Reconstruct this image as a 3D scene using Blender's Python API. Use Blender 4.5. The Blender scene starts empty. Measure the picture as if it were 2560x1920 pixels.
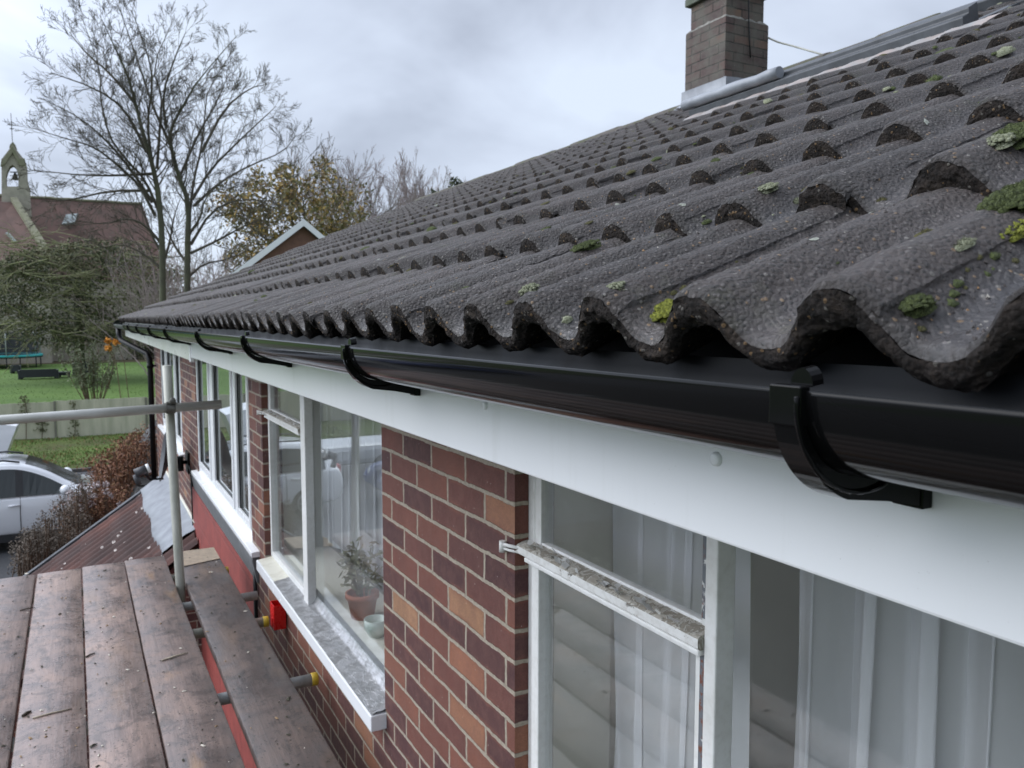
import bpy, math, random
from mathutils import Vector, Matrix, noise
R = math.radians
rnd = random.Random(7)
sc = bpy.context.scene
COL = sc.collection
PI = math.pi

# ------------------------------------------------------------------ camera, sky, sun, exposure
F = 1997.0
cam = bpy.data.cameras.new("camera")
cam.sensor_width = 36.0
cam.lens = 36.0 * F / 2560.0
cam.clip_start = 0.02
cam.clip_end = 2000.0
cam.dof.use_dof = True
cam.dof.focus_distance = 1.05
cam.dof.aperture_fstop = 15.0
camo = bpy.data.objects.new("camera", cam)
COL.objects.link(camo)
camo.location = (0, 0, 0)
camo.rotation_euler = (R(90 - 4.66), 0, R(-28.3))
sc.camera = camo

SUN_EL, SUN_AZ = 42.0, -62.0          # azimuth from +y towards +x (the sun is behind the cloud, on the garden side)
w = bpy.data.worlds.new("World")
sc.world = w
w.use_nodes = True
nt = w.node_tree
nt.nodes.clear()
def N(t, typ, **kw):
    n = t.nodes.new(typ)
    for k, v in kw.items():
        setattr(n, k, v)
    return n
out = N(nt, 'ShaderNodeOutputWorld')
bg = N(nt, 'ShaderNodeBackground'); bg.inputs[1].default_value = 0.1
sky = N(nt, 'ShaderNodeTexSky', sky_type='NISHITA', sun_disc=False)
sky.sun_elevation = R(SUN_EL); sky.sun_rotation = R(SUN_AZ)
tc = N(nt, 'ShaderNodeTexCoord')
sep = N(nt, 'ShaderNodeSeparateXYZ'); nt.links.new(tc.outputs['Generated'], sep.inputs[0])
# cloud layer projected on a plane overhead: p / (z + 0.25)
addz = N(nt, 'ShaderNodeMath', operation='ADD'); addz.inputs[1].default_value = 0.42
absz = N(nt, 'ShaderNodeMath', operation='ABSOLUTE')
nt.links.new(sep.outputs[2], absz.inputs[0]); nt.links.new(absz.outputs[0], addz.inputs[0])
dx = N(nt, 'ShaderNodeMath', operation='DIVIDE'); dy = N(nt, 'ShaderNodeMath', operation='DIVIDE')
nt.links.new(sep.outputs[0], dx.inputs[0]); nt.links.new(addz.outputs[0], dx.inputs[1])
nt.links.new(sep.outputs[1], dy.inputs[0]); nt.links.new(addz.outputs[0], dy.inputs[1])
cmb = N(nt, 'ShaderNodeCombineXYZ'); nt.links.new(dx.outputs[0], cmb.inputs[0]); nt.links.new(dy.outputs[0], cmb.inputs[1])
nz = N(nt, 'ShaderNodeTexNoise'); nz.inputs['Scale'].default_value = 1.7; nz.inputs['Detail'].default_value = 5.5
nz.inputs['Roughness'].default_value = 0.5; nz.inputs['Distortion'].default_value = 0.35
mp = N(nt, 'ShaderNodeMapping'); mp.inputs['Location'].default_value = (1.9, 0.55, 0.0)
nt.links.new(cmb.outputs[0], mp.inputs[0]); nt.links.new(mp.outputs[0], nz.inputs['Vector'])
cr = N(nt, 'ShaderNodeValToRGB')
e = cr.color_ramp.elements
e[0].position = 0.34; e[0].color = (3.95, 4.4, 5.35, 1)
e[1].position = 0.62; e[1].color = (6.7, 7.5, 8.8, 1)
m_ = cr.color_ramp.elements.new(0.5); m_.color = (5.75, 6.4, 7.65, 1)
nt.links.new(nz.outputs[0], cr.inputs[0])
# extra glow overhead and round the hidden sun, added to brighten the foreground
sunv = Vector((math.sin(R(SUN_AZ)) * math.cos(R(SUN_EL)), math.cos(R(SUN_AZ)) * math.cos(R(SUN_EL)), math.sin(R(SUN_EL))))
dot = N(nt, 'ShaderNodeVectorMath', operation='DOT_PRODUCT'); dot.inputs[1].default_value = sunv
nt.links.new(tc.outputs['Generated'], dot.inputs[0])
mr = N(nt, 'ShaderNodeMapRange'); mr.inputs[1].default_value = 0.45; mr.inputs[2].default_value = 1.0
mr.inputs[3].default_value = 1.0; mr.inputs[4].default_value = 3.6
nt.links.new(dot.outputs['Value'], mr.inputs[0])
mulc = N(nt, 'ShaderNodeVectorMath', operation='SCALE')
nt.links.new(cr.outputs[0], mulc.inputs[0]); nt.links.new(mr.outputs[0], mulc.inputs['Scale'])
mix = N(nt, 'ShaderNodeMix', data_type='RGBA'); mix.inputs[0].default_value = 0.9
nt.links.new(sky.outputs[0], mix.inputs[6]); nt.links.new(mulc.outputs[0], mix.inputs[7])
nt.links.new(mix.outputs[2], bg.inputs[0]); nt.links.new(bg.outputs[0], out.inputs[0])

sun = bpy.data.lights.new("sun", 'SUN'); sun.energy = 1.5; sun.angle = R(50); sun.color = (1.0, 0.97, 0.93)
suno = bpy.data.objects.new("sun", sun); COL.objects.link(suno)
suno.rotation_euler = (-sunv).to_track_quat('-Z', 'Y').to_euler()
suno.location = (-10, 5, 12)
vs = sc.view_settings
vs.view_transform = 'Standard'; vs.look = 'None'; vs.exposure = 0.30; vs.gamma = 1.0; vs.use_curve_mapping = False
sc.cycles.max_bounces = 8
sc.cycles.transparent_max_bounces = 12
sc.cycles.caustics_reflective = False; sc.cycles.caustics_refractive = False

# ------------------------------------------------------------------ where a pixel of the 2560 x 1920 photo lies at a given depth
CM = camo.rotation_euler.to_matrix()
def ray(x, y):
    return CM @ Vector(((x - 1280) / F, -(y - 960) / F, -1.0))
def at_y(x, y, Y):
    d = ray(x, y); return d * (Y / d.y)
def at_x(x, y, X):
    d = ray(x, y); return d * (X / d.x)
def at_z(x, y, Z):
    d = ray(x, y); return d * (Z / d.z)

# ------------------------------------------------------------------ mesh helpers
class MB:
    def __init__(s):
        s.v = []; s.f = []; s.m = []; s.sm = []
    def add(s, vs, fs, mi=0, smooth=False):
        o = len(s.v); s.v.extend([tuple(p) for p in vs])
        for f in fs:
            s.f.append(tuple(i + o for i in f)); s.m.append(mi); s.sm.append(smooth)
    def box(s, a, b, mi=0):
        x0, x1 = sorted((a[0], b[0])); y0, y1 = sorted((a[1], b[1])); z0, z1 = sorted((a[2], b[2]))
        s.add([(x0, y0, z0), (x1, y0, z0), (x1, y1, z0), (x0, y1, z0), (x0, y0, z1), (x1, y0, z1), (x1, y1, z1), (x0, y1, z1)],
              [(0, 3, 2, 1), (4, 5, 6, 7), (0, 1, 5, 4), (1, 2, 6, 5), (2, 3, 7, 6), (3, 0, 4, 7)], mi)
    def quad(s, a, b, c, d, mi=0):
        s.add([a, b, c, d], [(0, 1, 2, 3)], mi)
    def prism(s, pts, d, mi=0, smooth=False):
        # closed 3D polygon pts extruded by vector d
        n = len(pts); d = Vector(d)
        P = [Vector(p) for p in pts]
        s.add(P + [p + d for p in P], [tuple(range(n))[::-1], tuple(range(n, 2 * n))], mi)
        s.add(P + [p + d for p in P], [(i, (i + 1) % n, n + (i + 1) % n, n + i) for i in range(n)], mi, smooth)
    def tube(s, pts, r, n=8, mi=0, caps=True, smooth=True):
        P = [Vector(p) for p in pts]
        rs = r if isinstance(r, (list, tuple)) else [r] * len(P)
        base = len(s.v); t0 = None; u = None
        for i, p in enumerate(P):
            t = (P[min(i + 1, len(P) - 1)] - P[max(i - 1, 0)])
            if t.length < 1e-9: t = Vector((0, 0, 1))
            t.normalize()
            if u is None:
                a = Vector((0, 0, 1)) if abs(t.z) < 0.9 else Vector((1, 0, 0))
                u = t.cross(a).normalized()
            else:
                u = (u - t * u.dot(t))
                u = u.normalized() if u.length > 1e-6 else t.orthogonal().normalized()
            v = t.cross(u)
            for k in range(n):
                an = 2 * PI * k / n
                s.v.append(tuple(p + (u * math.cos(an) + v * math.sin(an)) * rs[i]))
        for i in range(len(P) - 1):
            for k in range(n):
                a = base + i * n + k; b = base + i * n + (k + 1) % n
                s.f.append((a, b, b + n, a + n)); s.m.append(mi); s.sm.append(smooth)
        if caps:
            s.f.append(tuple(base + k for k in range(n))[::-1]); s.m.append(mi); s.sm.append(False)
            e0 = base + (len(P) - 1) * n
            s.f.append(tuple(e0 + k for k in range(n))); s.m.append(mi); s.sm.append(False)
    def lathe(s, prof, c, n=16, axis='Z', mi=0, smooth=True):
        # prof: list of (r, h)
        c = Vector(c); vs = []; fs = []
        for r, h in prof:
            for k in range(n):
                a = 2 * PI * k / n
                if axis == 'Z': p = Vector((r * math.cos(a), r * math.sin(a), h))
                elif axis == 'Y': p = Vector((r * math.cos(a), h, r * math.sin(a)))
                else: p = Vector((h, r * math.cos(a), r * math.sin(a)))
                vs.append(c + p)
        for i in range(len(prof) - 1):
            for k in range(n):
                a = i * n + k; b = i * n + (k + 1) % n
                fs.append((a, b, b + n, a + n))
        s.add(vs, fs, mi, smooth)
    def grid(s, P, mi=0, smooth=True):
        # P: rows of equal length of points
        nr = len(P); ncl = len(P[0])
        s.add([p for r in P for p in r],
              [(i * ncl + j, i * ncl + j + 1, (i + 1) * ncl + j + 1, (i + 1) * ncl + j) for i in range(nr - 1) for j in range(ncl - 1)], mi, smooth)
    def build(s, name, mats, parent=None, bevel=0.0, seg=2):
        me = bpy.data.meshes.new(name)
        me.from_pydata(s.v, [], s.f)
        if not isinstance(mats, (list, tuple)): mats = [mats]
        for m in mats: me.materials.append(m)
        me.polygons.foreach_set('material_index', s.m)
        me.polygons.foreach_set('use_smooth', s.sm)
        me.update()
        o = bpy.data.objects.new(name, me); COL.objects.link(o)
        if parent is not None: attach(o, parent)
        if bevel:
            b = o.modifiers.new('bevel', 'BEVEL'); b.width = bevel; b.segments = seg; b.limit_method = 'ANGLE'; b.angle_limit = R(40)
            b.harden_normals = False
        return o
WLOC = {}
def worldloc(o):
    p = Vector(o.location)
    while o.parent is not None:
        o = o.parent; p = p + Vector(o.location)
    return p
def attach(o, parent):
    # meshes are written in world metres; the part's location cancels its parents' so it stays where it was written
    o.parent = parent
    o.location = -worldloc(parent)
def tag(o, label=None, cat=None, group=None, kind=None):
    if label: o['label'] = label
    if cat: o['category'] = cat
    if group: o['group'] = group
    if kind: o['kind'] = kind
    return o
def thing(name, loc, label, cat, group=None):
    o = bpy.data.objects.new(name, None); COL.objects.link(o); o.location = loc; o.empty_display_size = 0.1
    return tag(o, label, cat, group)
def copy_tree(o, parent=None):
    c = o.copy(); COL.objects.link(c)
    if parent is not None: c.parent = parent
    for ch in [x for x in bpy.data.objects if x.parent == o]:
        copy_tree(ch, c)
    return c

# ------------------------------------------------------------------ materials
def new_mat(name):
    m = bpy.data.materials.new(name); m.use_nodes = True
    t = m.node_tree; t.nodes.clear()
    o = N(t, 'ShaderNodeOutputMaterial'); b = N(t, 'ShaderNodeBsdfPrincipled')
    t.links.new(b.outputs[0], o.inputs[0])
    c = N(t, 'ShaderNodeTexCoord')
    return m, t, b, c.outputs['Object'], o
def nnoise(t, vec, scale, detail=4, rough=0.55, dist=0.0):
    n = N(t, 'ShaderNodeTexNoise'); n.inputs['Scale'].default_value = scale; n.inputs['Detail'].default_value = detail
    n.inputs['Roughness'].default_value = rough; n.inputs['Distortion'].default_value = dist
    t.links.new(vec, n.inputs['Vector']); return n.outputs[0]
def ramp(t, fac, stops):
    r = N(t, 'ShaderNodeValToRGB'); el = r.color_ramp.elements
    while len(el) < len(stops): el.new(0.5)
    for x, (p, c) in zip(el, stops):
        x.position = p; x.color = (c[0], c[1], c[2], 1) if isinstance(c, (tuple, list)) else (c, c, c, 1)
    t.links.new(fac, r.inputs[0]); return r.outputs[0]
def mixc(t, fac, a, b, mode='MIX'):
    n = N(t, 'ShaderNodeMix', data_type='RGBA', blend_type=mode)
    for i, v in ((0, fac), (6, a), (7, b)):
        if isinstance(v, bpy.types.NodeSocket): t.links.new(v, n.inputs[i])
        elif isinstance(v, (int, float)): n.inputs[i].default_value = v
        else: n.inputs[i].default_value = (v[0], v[1], v[2], 1)
    return n.outputs[2]
def mth(t, op, a, b=0.0, clamp=False):
    n = N(t, 'ShaderNodeMath', operation=op); n.use_clamp = clamp
    for i, v in ((0, a), (1, b)):
        if isinstance(v, bpy.types.NodeSocket): t.links.new(v, n.inputs[i])
        else: n.inputs[i].default_value = v
    return n.outputs[0]
def mapping(t, vec, scale=(1, 1, 1), rot=(0, 0, 0), loc=(0, 0, 0)):
    n = N(t, 'ShaderNodeMapping'); n.inputs['Scale'].default_value = scale; n.inputs['Rotation'].default_value = rot; n.inputs['Location'].default_value = loc
    t.links.new(vec, n.inputs[0]); return n.outputs[0]
def bump(t, b, h, strength=0.3, dist=0.01):
    n = N(t, 'ShaderNodeBump'); n.inputs['Strength'].default_value = strength; n.inputs['Distance'].default_value = dist
    t.links.new(h, n.inputs['Height']); t.links.new(n.outputs[0], b.inputs['Normal']); return n
def plain(name, c1, c2=None, scale=20.0, rough=0.5, bs=0.15, bd=0.003, bscale=None, spec=0.5, coat=0.0, metal=0.0, stretch=(1, 1, 1), lo=0.35, hi=0.65, rvar=0.1):
    m, t, b, vec, o = new_mat(name)
    if c2 is None: c2 = tuple(x * 0.85 for x in c1)
    v = mapping(t, vec, stretch)
    n1 = nnoise(t, v, scale, 6, 0.6)
    t.links.new(ramp(t, n1, [(lo, c1), (hi, c2)]), b.inputs['Base Color'])
    n2 = nnoise(t, v, (bscale or scale * 3), 4, 0.6)
    r = N(t, 'ShaderNodeMapRange'); r.inputs[3].default_value = max(0.02, rough - rvar); r.inputs[4].default_value = min(1, rough + rvar)
    t.links.new(n2, r.inputs[0]); t.links.new(r.outputs[0], b.inputs['Roughness'])
    b.inputs['Specular IOR Level'].default_value = spec; b.inputs['Metallic'].default_value = metal
    if coat: b.inputs['Coat Weight'].default_value = coat; b.inputs['Coat Roughness'].default_value = 0.06
    if bs: bump(t, b, n2, bs, bd)
    return m

def brick_mat(name, zoff=0.0, yoff=0.0, dark=1.0, grime=0.0, mo=1.0):
    m, t, b, vec, o = new_mat(name)
    g = N(t, 'ShaderNodeNewGeometry')
    sp = N(t, 'ShaderNodeSeparateXYZ'); t.links.new(vec, sp.inputs[0])
    sn = N(t, 'ShaderNodeSeparateXYZ'); t.links.new(g.outputs['Normal'], sn.inputs[0])
    isx = mth(t, 'GREATER_THAN', mth(t, 'ABSOLUTE', sn.outputs[0]), 0.5)
    u = mth(t, 'ADD', mth(t, 'MULTIPLY', sp.outputs[1], isx), mth(t, 'MULTIPLY', mth(t, 'ADD', sp.outputs[0], 0.03), mth(t, 'SUBTRACT', 1.0, isx)))
    cb = N(t, 'ShaderNodeCombineXYZ'); t.links.new(mth(t, 'ADD', u, yoff), cb.inputs[0]); t.links.new(mth(t, 'ADD', sp.outputs[2], zoff), cb.inputs[1])
    # hand-laid wobble
    nd = N(t, 'ShaderNodeTexNoise'); nd.inputs['Scale'].default_value = 9.0; nd.inputs['Detail'].default_value = 3
    t.links.new(vec, nd.inputs['Vector'])
    vm = N(t, 'ShaderNodeVectorMath', operation='MULTIPLY_ADD'); vm.inputs[1].default_value = (0.012, 0.011, 0)
    t.links.new(nd.outputs['Color'], vm.inputs[0]); t.links.new(cb.outputs[0], vm.inputs[2])
    nd2 = N(t, 'ShaderNodeTexNoise'); nd2.inputs['Scale'].default_value = 60.0; nd2.inputs['Detail'].default_value = 2
    t.links.new(vec, nd2.inputs['Vector'])
    vm2 = N(t, 'ShaderNodeVectorMath', operation='MULTIPLY_ADD'); vm2.inputs[1].default_value = (0.006, 0.006, 0)
    t.links.new(nd2.outputs['Color'], vm2.inputs[0]); t.links.new(vm.outputs[0], vm2.inputs[2])
    br = N(t, 'ShaderNodeTexBrick'); br.offset = 0.5; br.offset_frequency = 2; br.squash = 1.0
    br.inputs['Scale'].default_value = 1.0; br.inputs['Brick Width'].default_value = 0.225; br.inputs['Row Height'].default_value = 0.075
    br.inputs['Mortar Size'].default_value = 0.0060; br.inputs['Mortar Smooth'].default_value = 0.25; br.inputs['Bias'].default_value = 0.0
    br.inputs['Color1'].default_value = (0, 0, 0, 1); br.inputs['Color2'].default_value = (1, 1, 1, 1); br.inputs['Mortar'].default_value = (0.5, 0.5, 0.5, 1)
    t.links.new(vm2.outputs[0], br.inputs['Vector'])
    d = dark
    tone = ramp(t, br.outputs['Color'], [(0.0, (0.066 * d, 0.028 * d, 0.029 * d)), (0.45, (0.086 * d, 0.036 * d, 0.034 * d)), (0.62, (0.135 * d, 0.050 * d, 0.039 * d)),
                                         (0.82, (0.175 * d, 0.066 * d, 0.045 * d)), (0.94, (0.27 * d, 0.115 * d, 0.068 * d)), (1.0, (0.32 * d, 0.18 * d, 0.10 * d))])
    br2 = N(t, 'ShaderNodeTexBrick'); br2.offset = 0.5
    for k_, v_ in (('Scale', 1.0), ('Brick Width', 0.225), ('Row Height', 0.075), ('Mortar Size', 0.020), ('Mortar Smooth', 1.0)): br2.inputs[k_].default_value = v_
    t.links.new(vm2.outputs[0], br2.inputs['Vector'])
    rim = mth(t, 'MULTIPLY', br2.outputs['Fac'], ramp(t, nnoise(t, vec, 9, 3), [(0.40, 0.0), (0.62, 1.0)]))
    tone = mixc(t, mth(t, 'MULTIPLY', rim, 0.75), tone, (0.20 * d, 0.075 * d, 0.048 * d))
    # fired faces: darker hearts, paler worn rims, fine sand
    n1 = nnoise(t, vec, 28, 6, 0.65); n2 = nnoise(t, vec, 420, 3, 0.7); n3 = nnoise(t, vec, 7, 4, 0.6)
    tone = mixc(t, mth(t, 'MULTIPLY', ramp(t, n1, [(0.42, 0.0), (0.7, 1.0)]), 0.45), tone, (0.17 * d, 0.085 * d, 0.066 * d))
    tone = mixc(t, 0.5, tone, ramp(t, n2, [(0.3, 0.25), (0.7, 0.85)]), 'OVERLAY')
    wn = N(t, 'ShaderNodeTexWave'); wn.inputs['Scale'].default_value = 6; wn.inputs['Distortion'].default_value = 7; wn.inputs['Detail'].default_value = 3
    t.links.new(vec, wn.inputs['Vector'])
    tone = mixc(t, mth(t, 'MULTIPLY', wn.outputs['Fac'], 0.18), tone, (0.04 * d, 0.02 * d, 0.02 * d))
    mort = ramp(t, nnoise(t, vec, 90, 4, 0.7), [(0.3, (0.24 * d * mo, 0.205 * d * mo, 0.16 * d * mo)), (0.7, (0.40 * d * mo, 0.345 * d * mo, 0.275 * d * mo))])
    colr = mixc(t, br.outputs['Fac'], tone, mort)
    if grime:
        colr = mixc(t, mth(t, 'MULTIPLY', mth(t, 'SUBTRACT', 1.0, br.outputs['Fac']), 0.5), colr, (0.085, 0.070, 0.064))
        colr = mixc(t, mth(t, 'MULTIPLY', ramp(t, n3, [(0.35, 0.0), (0.65, 1.0)]), grime), colr, (0.105, 0.10, 0.082))
    # a few pale specks and runs of old paint
    vo = N(t, 'ShaderNodeTexVoronoi'); vo.inputs['Scale'].default_value = 55.0; t.links.new(vec, vo.inputs['Vector'])
    sp1 = mth(t, 'MULTIPLY', mth(t, 'LESS_THAN', vo.outputs['Distance'], 0.09), mth(t, 'GREATER_THAN', nnoise(t, vec, 13, 2), 0.56))
    colr = mixc(t, mth(t, 'MULTIPLY', sp1, 0.55), colr, (0.5, 0.47, 0.42))
    t.links.new(colr, b.inputs['Base Color'])
    b.inputs['Roughness'].default_value = 0.72; b.inputs['Specular IOR Level'].default_value = 0.35
    h = mth(t, 'ADD', mth(t, 'MULTIPLY', mth(t, 'SUBTRACT', 1.0, br.outputs['Fac']), 1.0), mth(t, 'ADD', mth(t, 'MULTIPLY', n1, 0.35), mth(t, 'MULTIPLY', n2, 0.22)))
    bump(t, b, h, 0.85, 0.005)
    return m

# ---- roof tile concrete: coarse sanded face, wet troughs, algae-blackened noses
def tile_mat(name, nose=False):
    m, t, b, vec, o = new_mat(name)
    uv = N(t, 'ShaderNodeAttribute'); uv.attribute_name = 'prof'          # r = height on the wave, g = along the tile, b = random per tile
    sp = N(t, 'ShaderNodeSeparateColor'); t.links.new(uv.outputs['Color'], sp.inputs[0])
    fine = nnoise(t, vec, 330, 5, 0.75)
    mid = nnoise(t, vec, 42, 5, 0.6)
    big = nnoise(t, vec, 5.5, 4, 0.6)
    vo = N(t, 'ShaderNodeTexVoronoi'); vo.inputs['Scale'].default_value = 210.0; vo.inputs['Randomness'].default_value = 1.0
    t.links.new(vec, vo.inputs['Vector'])
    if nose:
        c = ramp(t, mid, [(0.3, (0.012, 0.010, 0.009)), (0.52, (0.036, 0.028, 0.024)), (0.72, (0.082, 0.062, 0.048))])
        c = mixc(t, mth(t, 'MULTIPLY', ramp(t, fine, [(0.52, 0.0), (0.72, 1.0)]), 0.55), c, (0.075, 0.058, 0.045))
    else:
        c = ramp(t, sp.outputs[0], [(0.10, (0.056, 0.053, 0.056)), (0.70, (0.056, 0.040, 0.034))])  # sky sheen of the wet troughs tinted into the base colour
        c = mixc(t, ramp(t, big, [(0.35, 0.0), (0.68, 0.75)]), c, (0.034, 0.027, 0.024))
        c = mixc(t, mth(t, 'MULTIPLY', mth(t, 'POWER', sp.outputs[2], 2.0), 0.6), c, (0.100, 0.080, 0.072))
        strk = nnoise(t, mapping(t, vec, (2.2, 16, 5)), 1.6, 5, 0.65)
        c = mixc(t, mth(t, 'MULTIPLY', ramp(t, strk, [(0.46, 0.0), (0.66, 1.0)]), 0.55), c, (0.028, 0.022, 0.019))
        c = mixc(t, mth(t, 'MULTIPLY', ramp(t, nnoise(t, vec, 2.3, 4, 0.6), [(0.52, 0.0), (0.70, 1.0)]), 0.35), c, (0.115, 0.100, 0.095))
        c = mixc(t, mth(t, 'MULTIPLY', ramp(t, fine, [(0.45, 0.0), (0.7, 1.0)]), 0.55), c, (0.022, 0.019, 0.018))
        # darker band of damp algae towards the covered head and a rim at the nose
        c = mixc(t, mth(t, 'MULTIPLY', ramp(t, sp.outputs[1], [(0.0, 0.75), (0.055, 0.0)]), ramp(t, mid, [(0.3, 0.3), (0.7, 1.0)])), c, (0.028, 0.024, 0.020))
        # olive film of algae and moss dust in patches
        al = mth(t, 'MULTIPLY', ramp(t, nnoise(t, vec, 11, 5, 0.65), [(0.55, 0.0), (0.72, 1.0)]), ramp(t, mid, [(0.42, 0.0), (0.62, 1.0)]))
        c = mixc(t, mth(t, 'MULTIPLY', al, 0.55), c, (0.052, 0.054, 0.022))
    # grit: some grains pale quartz, some ochre
    gsel = N(t, 'ShaderNodeSeparateColor'); t.links.new(vo.outputs['Color'], gsel.inputs[0])
    dotm = mth(t, 'LESS_THAN', vo.outputs['Distance'], 0.42)
    pale = mth(t, 'MULTIPLY', dotm, mth(t, 'GREATER_THAN', gsel.outputs[0], 0.978 if not nose else 0.95))
    och = mth(t, 'MULTIPLY', dotm, mth(t, 'GREATER_THAN', gsel.outputs[1], 0.975 if not nose else 0.93))
    drk = mth(t, 'MULTIPLY', dotm, mth(t, 'GREATER_THAN', gsel.outputs[2], 0.62))
    c = mixc(t, mth(t, 'MULTIPLY', drk, 0.65), c, (0.016, 0.014, 0.013))
    if not nose: c = mixc(t, mth(t, 'MULTIPLY', mth(t, 'MULTIPLY', dotm, mth(t, 'LESS_THAN', gsel.outputs[2], 0.16)), 0.6), c, (0.17, 0.15, 0.14))
    c = mixc(t, mth(t, 'MULTIPLY', pale, 0.6), c, (0.27, 0.25, 0.22))
    c = mixc(t, mth(t, 'MULTIPLY', och, 0.7), c, (0.27, 0.17, 0.085))
    t.links.new(c, b.inputs['Base Color'])
    h = mth(t, 'ADD', mth(t, 'MULTIPLY', fine, 0.6), mth(t, 'ADD', mth(t, 'MULTIPLY', mth(t, 'SUBTRACT', 0.6, vo.outputs['Distance']), 0.55), mth(t, 'MULTIPLY', mid, 0.6)))
    bn_ = bump(t, b, h, 1.0, 0.0085 if not nose else 0.014)
    if not nose: t.links.new(ramp(t, sp.outputs[0], [(0.0, 0.42), (0.6, 1.0)]), bn_.inputs['Strength'])
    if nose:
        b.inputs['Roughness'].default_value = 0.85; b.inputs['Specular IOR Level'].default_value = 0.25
    else:
        r = ramp(t, sp.outputs[0], [(0.05, 0.27), (0.45, 0.47), (1.0, 0.60)])
        t.links.new(r, b.inputs['Roughness']); b.inputs['Specular IOR Level'].default_value = 0.6
    return m

M = {}
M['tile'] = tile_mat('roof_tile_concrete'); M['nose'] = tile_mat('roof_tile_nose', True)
M['brick'] = brick_mat('house_brick', zoff=0.4145, yoff=0.055)
M['chimney'] = brick_mat('chimney_brick', zoff=0.02, yoff=0.02, dark=0.72, grime=0.75, mo=0.07)
M['upvc'] = plain('white_upvc', (0.80, 0.81, 0.82), (0.77, 0.78, 0.79), 3, 0.26, 0.0, spec=0.5, rvar=0.05)
M['fascia'] = plain('white_fascia_board', (0.76, 0.765, 0.775), (0.74, 0.745, 0.755), 2, 0.22, 0.02, 0.001, 4, spec=0.5, rvar=0.03)
_m = M['fascia']; _t = _m.node_tree; _b = [n for n in _t.nodes if n.type == 'BSDF_PRINCIPLED'][0]; _v = [n for n in _t.nodes if n.type == 'TEX_COORD'][0].outputs['Object']
_c = _b.inputs['Base Color'].links[0].from_socket
_s1 = nnoise(_t, mapping(_t, _v, (1, 9, 0.7)), 3.0, 5, 0.6); _s2 = nnoise(_t, _v, 260, 2, 0.6)
_c = mixc(_t, mth(_t, 'MULTIPLY', ramp(_t, _s1, [(0.56, 0.0), (0.74, 1.0)]), 0.10), _c, (0.40, 0.40, 0.34))
_c = mixc(_t, mth(_t, 'MULTIPLY', ramp(_t, _s2, [(0.73, 0.0), (0.76, 1.0)]), 0.30), _c, (0.30, 0.29, 0.26))
_t.links.new(_c, _b.inputs['Base Color'])
M['oldfascia'] = plain('weathered_white_fascia', (0.70, 0.71, 0.66), (0.52, 0.55, 0.46), 5, 0.3, 0.05, 0.001, 20, stretch=(1, 0.35, 1), lo=0.45, hi=0.8)
M['gutter'] = plain('black_gutter_plastic', (0.004, 0.004, 0.0045), (0.005, 0.005, 0.005), 3, 0.10, 0.03, 0.0008, 2.0, spec=0.13, stretch=(1, 0.25, 1), rvar=0.03)
M['oldgutter'] = plain('mossy_old_gutter', (0.045, 0.055, 0.045), (0.020, 0.024, 0.020), 9, 0.55, 0.2)
M['gutterin'] = plain('wet_gutter_inside', (0.010, 0.011, 0.013), (0.004, 0.004, 0.0045), 9, 0.42, 0.25, 0.002, 14, stretch=(1, 0.6, 0.5), rvar=0.30, spec=0.2, lo=0.46, hi=0.54)
M['galv'] = plain('galvanised_tube', (0.46, 0.455, 0.41), (0.28, 0.285, 0.235), 9, 0.45, 0.25, 0.002, 60, metal=0.1, stretch=(1, 1, 0.4))
M['galvh'] = plain('galvanised_rail', (0.52, 0.515, 0.49), (0.36, 0.355, 0.32), 9, 0.40, 0.25, 0.002, 60, metal=0.1, stretch=(0.3, 1, 1))
M['bluegrey'] = plain('grey_tube_end', (0.46, 0.48, 0.48), (0.34, 0.36, 0.36), 30, 0.45, 0.2)
M['yellow'] = plain('yellow_plastic_cap', (0.62, 0.42, 0.03), (0.45, 0.30, 0.04), 40, 0.45, 0.1)
M['redplastic'] = plain('red_plastic', (0.62, 0.010, 0.008), (0.52, 0.008, 0.008), 20, 0.28, 0.05)
M['redpaint'] = plain('red_painted_wall', (0.30, 0.055, 0.045), (0.22, 0.045, 0.04), 12, 0.6, 0.35, 0.004, 30)
m, t, b_, vec, o_ = new_mat('red_painted_blocks'); M['redpaint'] = m
sp_ = N(t, 'ShaderNodeSeparateXYZ'); t.links.new(vec, sp_.inputs[0]); cb0 = N(t, 'ShaderNodeCombineXYZ'); t.links.new(sp_.outputs[1], cb0.inputs[0]); t.links.new(sp_.outputs[2], cb0.inputs[1])
bt_ = N(t, 'ShaderNodeTexBrick'); bt_.offset = 0.5
for k_, v_ in (('Scale', 1.0), ('Brick Width', 0.45), ('Row Height', 0.225), ('Mortar Size', 0.007), ('Mortar Smooth', 0.6)): bt_.inputs[k_].default_value = v_
t.links.new(cb0.outputs[0], bt_.inputs['Vector'])
n1 = nnoise(t, vec, 9, 5, 0.65); n2 = nnoise(t, vec, 60, 4, 0.6)
c = ramp(t, n1, [(0.35, (0.21, 0.045, 0.038)), (0.65, (0.30, 0.062, 0.050))]); c = mixc(t, mth(t, 'MULTIPLY', bt_.outputs['Fac'], 0.45), c, (0.13, 0.03, 0.026))
t.links.new(c, b_.inputs['Base Color']); b_.inputs['Roughness'].default_value = 0.6; bump(t, b_, mth(t, 'ADD', mth(t, 'SUBTRACT', 1.0, bt_.outputs['Fac']), mth(t, 'MULTIPLY', n2, 0.4)), 0.6, 0.005)
M['lead'] = plain('lead_sheet', (0.26, 0.275, 0.30), (0.16, 0.17, 0.19), 6, 0.42, 0.35, 0.006, 9)
M['greyband'] = plain('grey_sill_band', (0.16, 0.165, 0.17), (0.11, 0.115, 0.12), 20, 0.6, 0.4)
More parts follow.
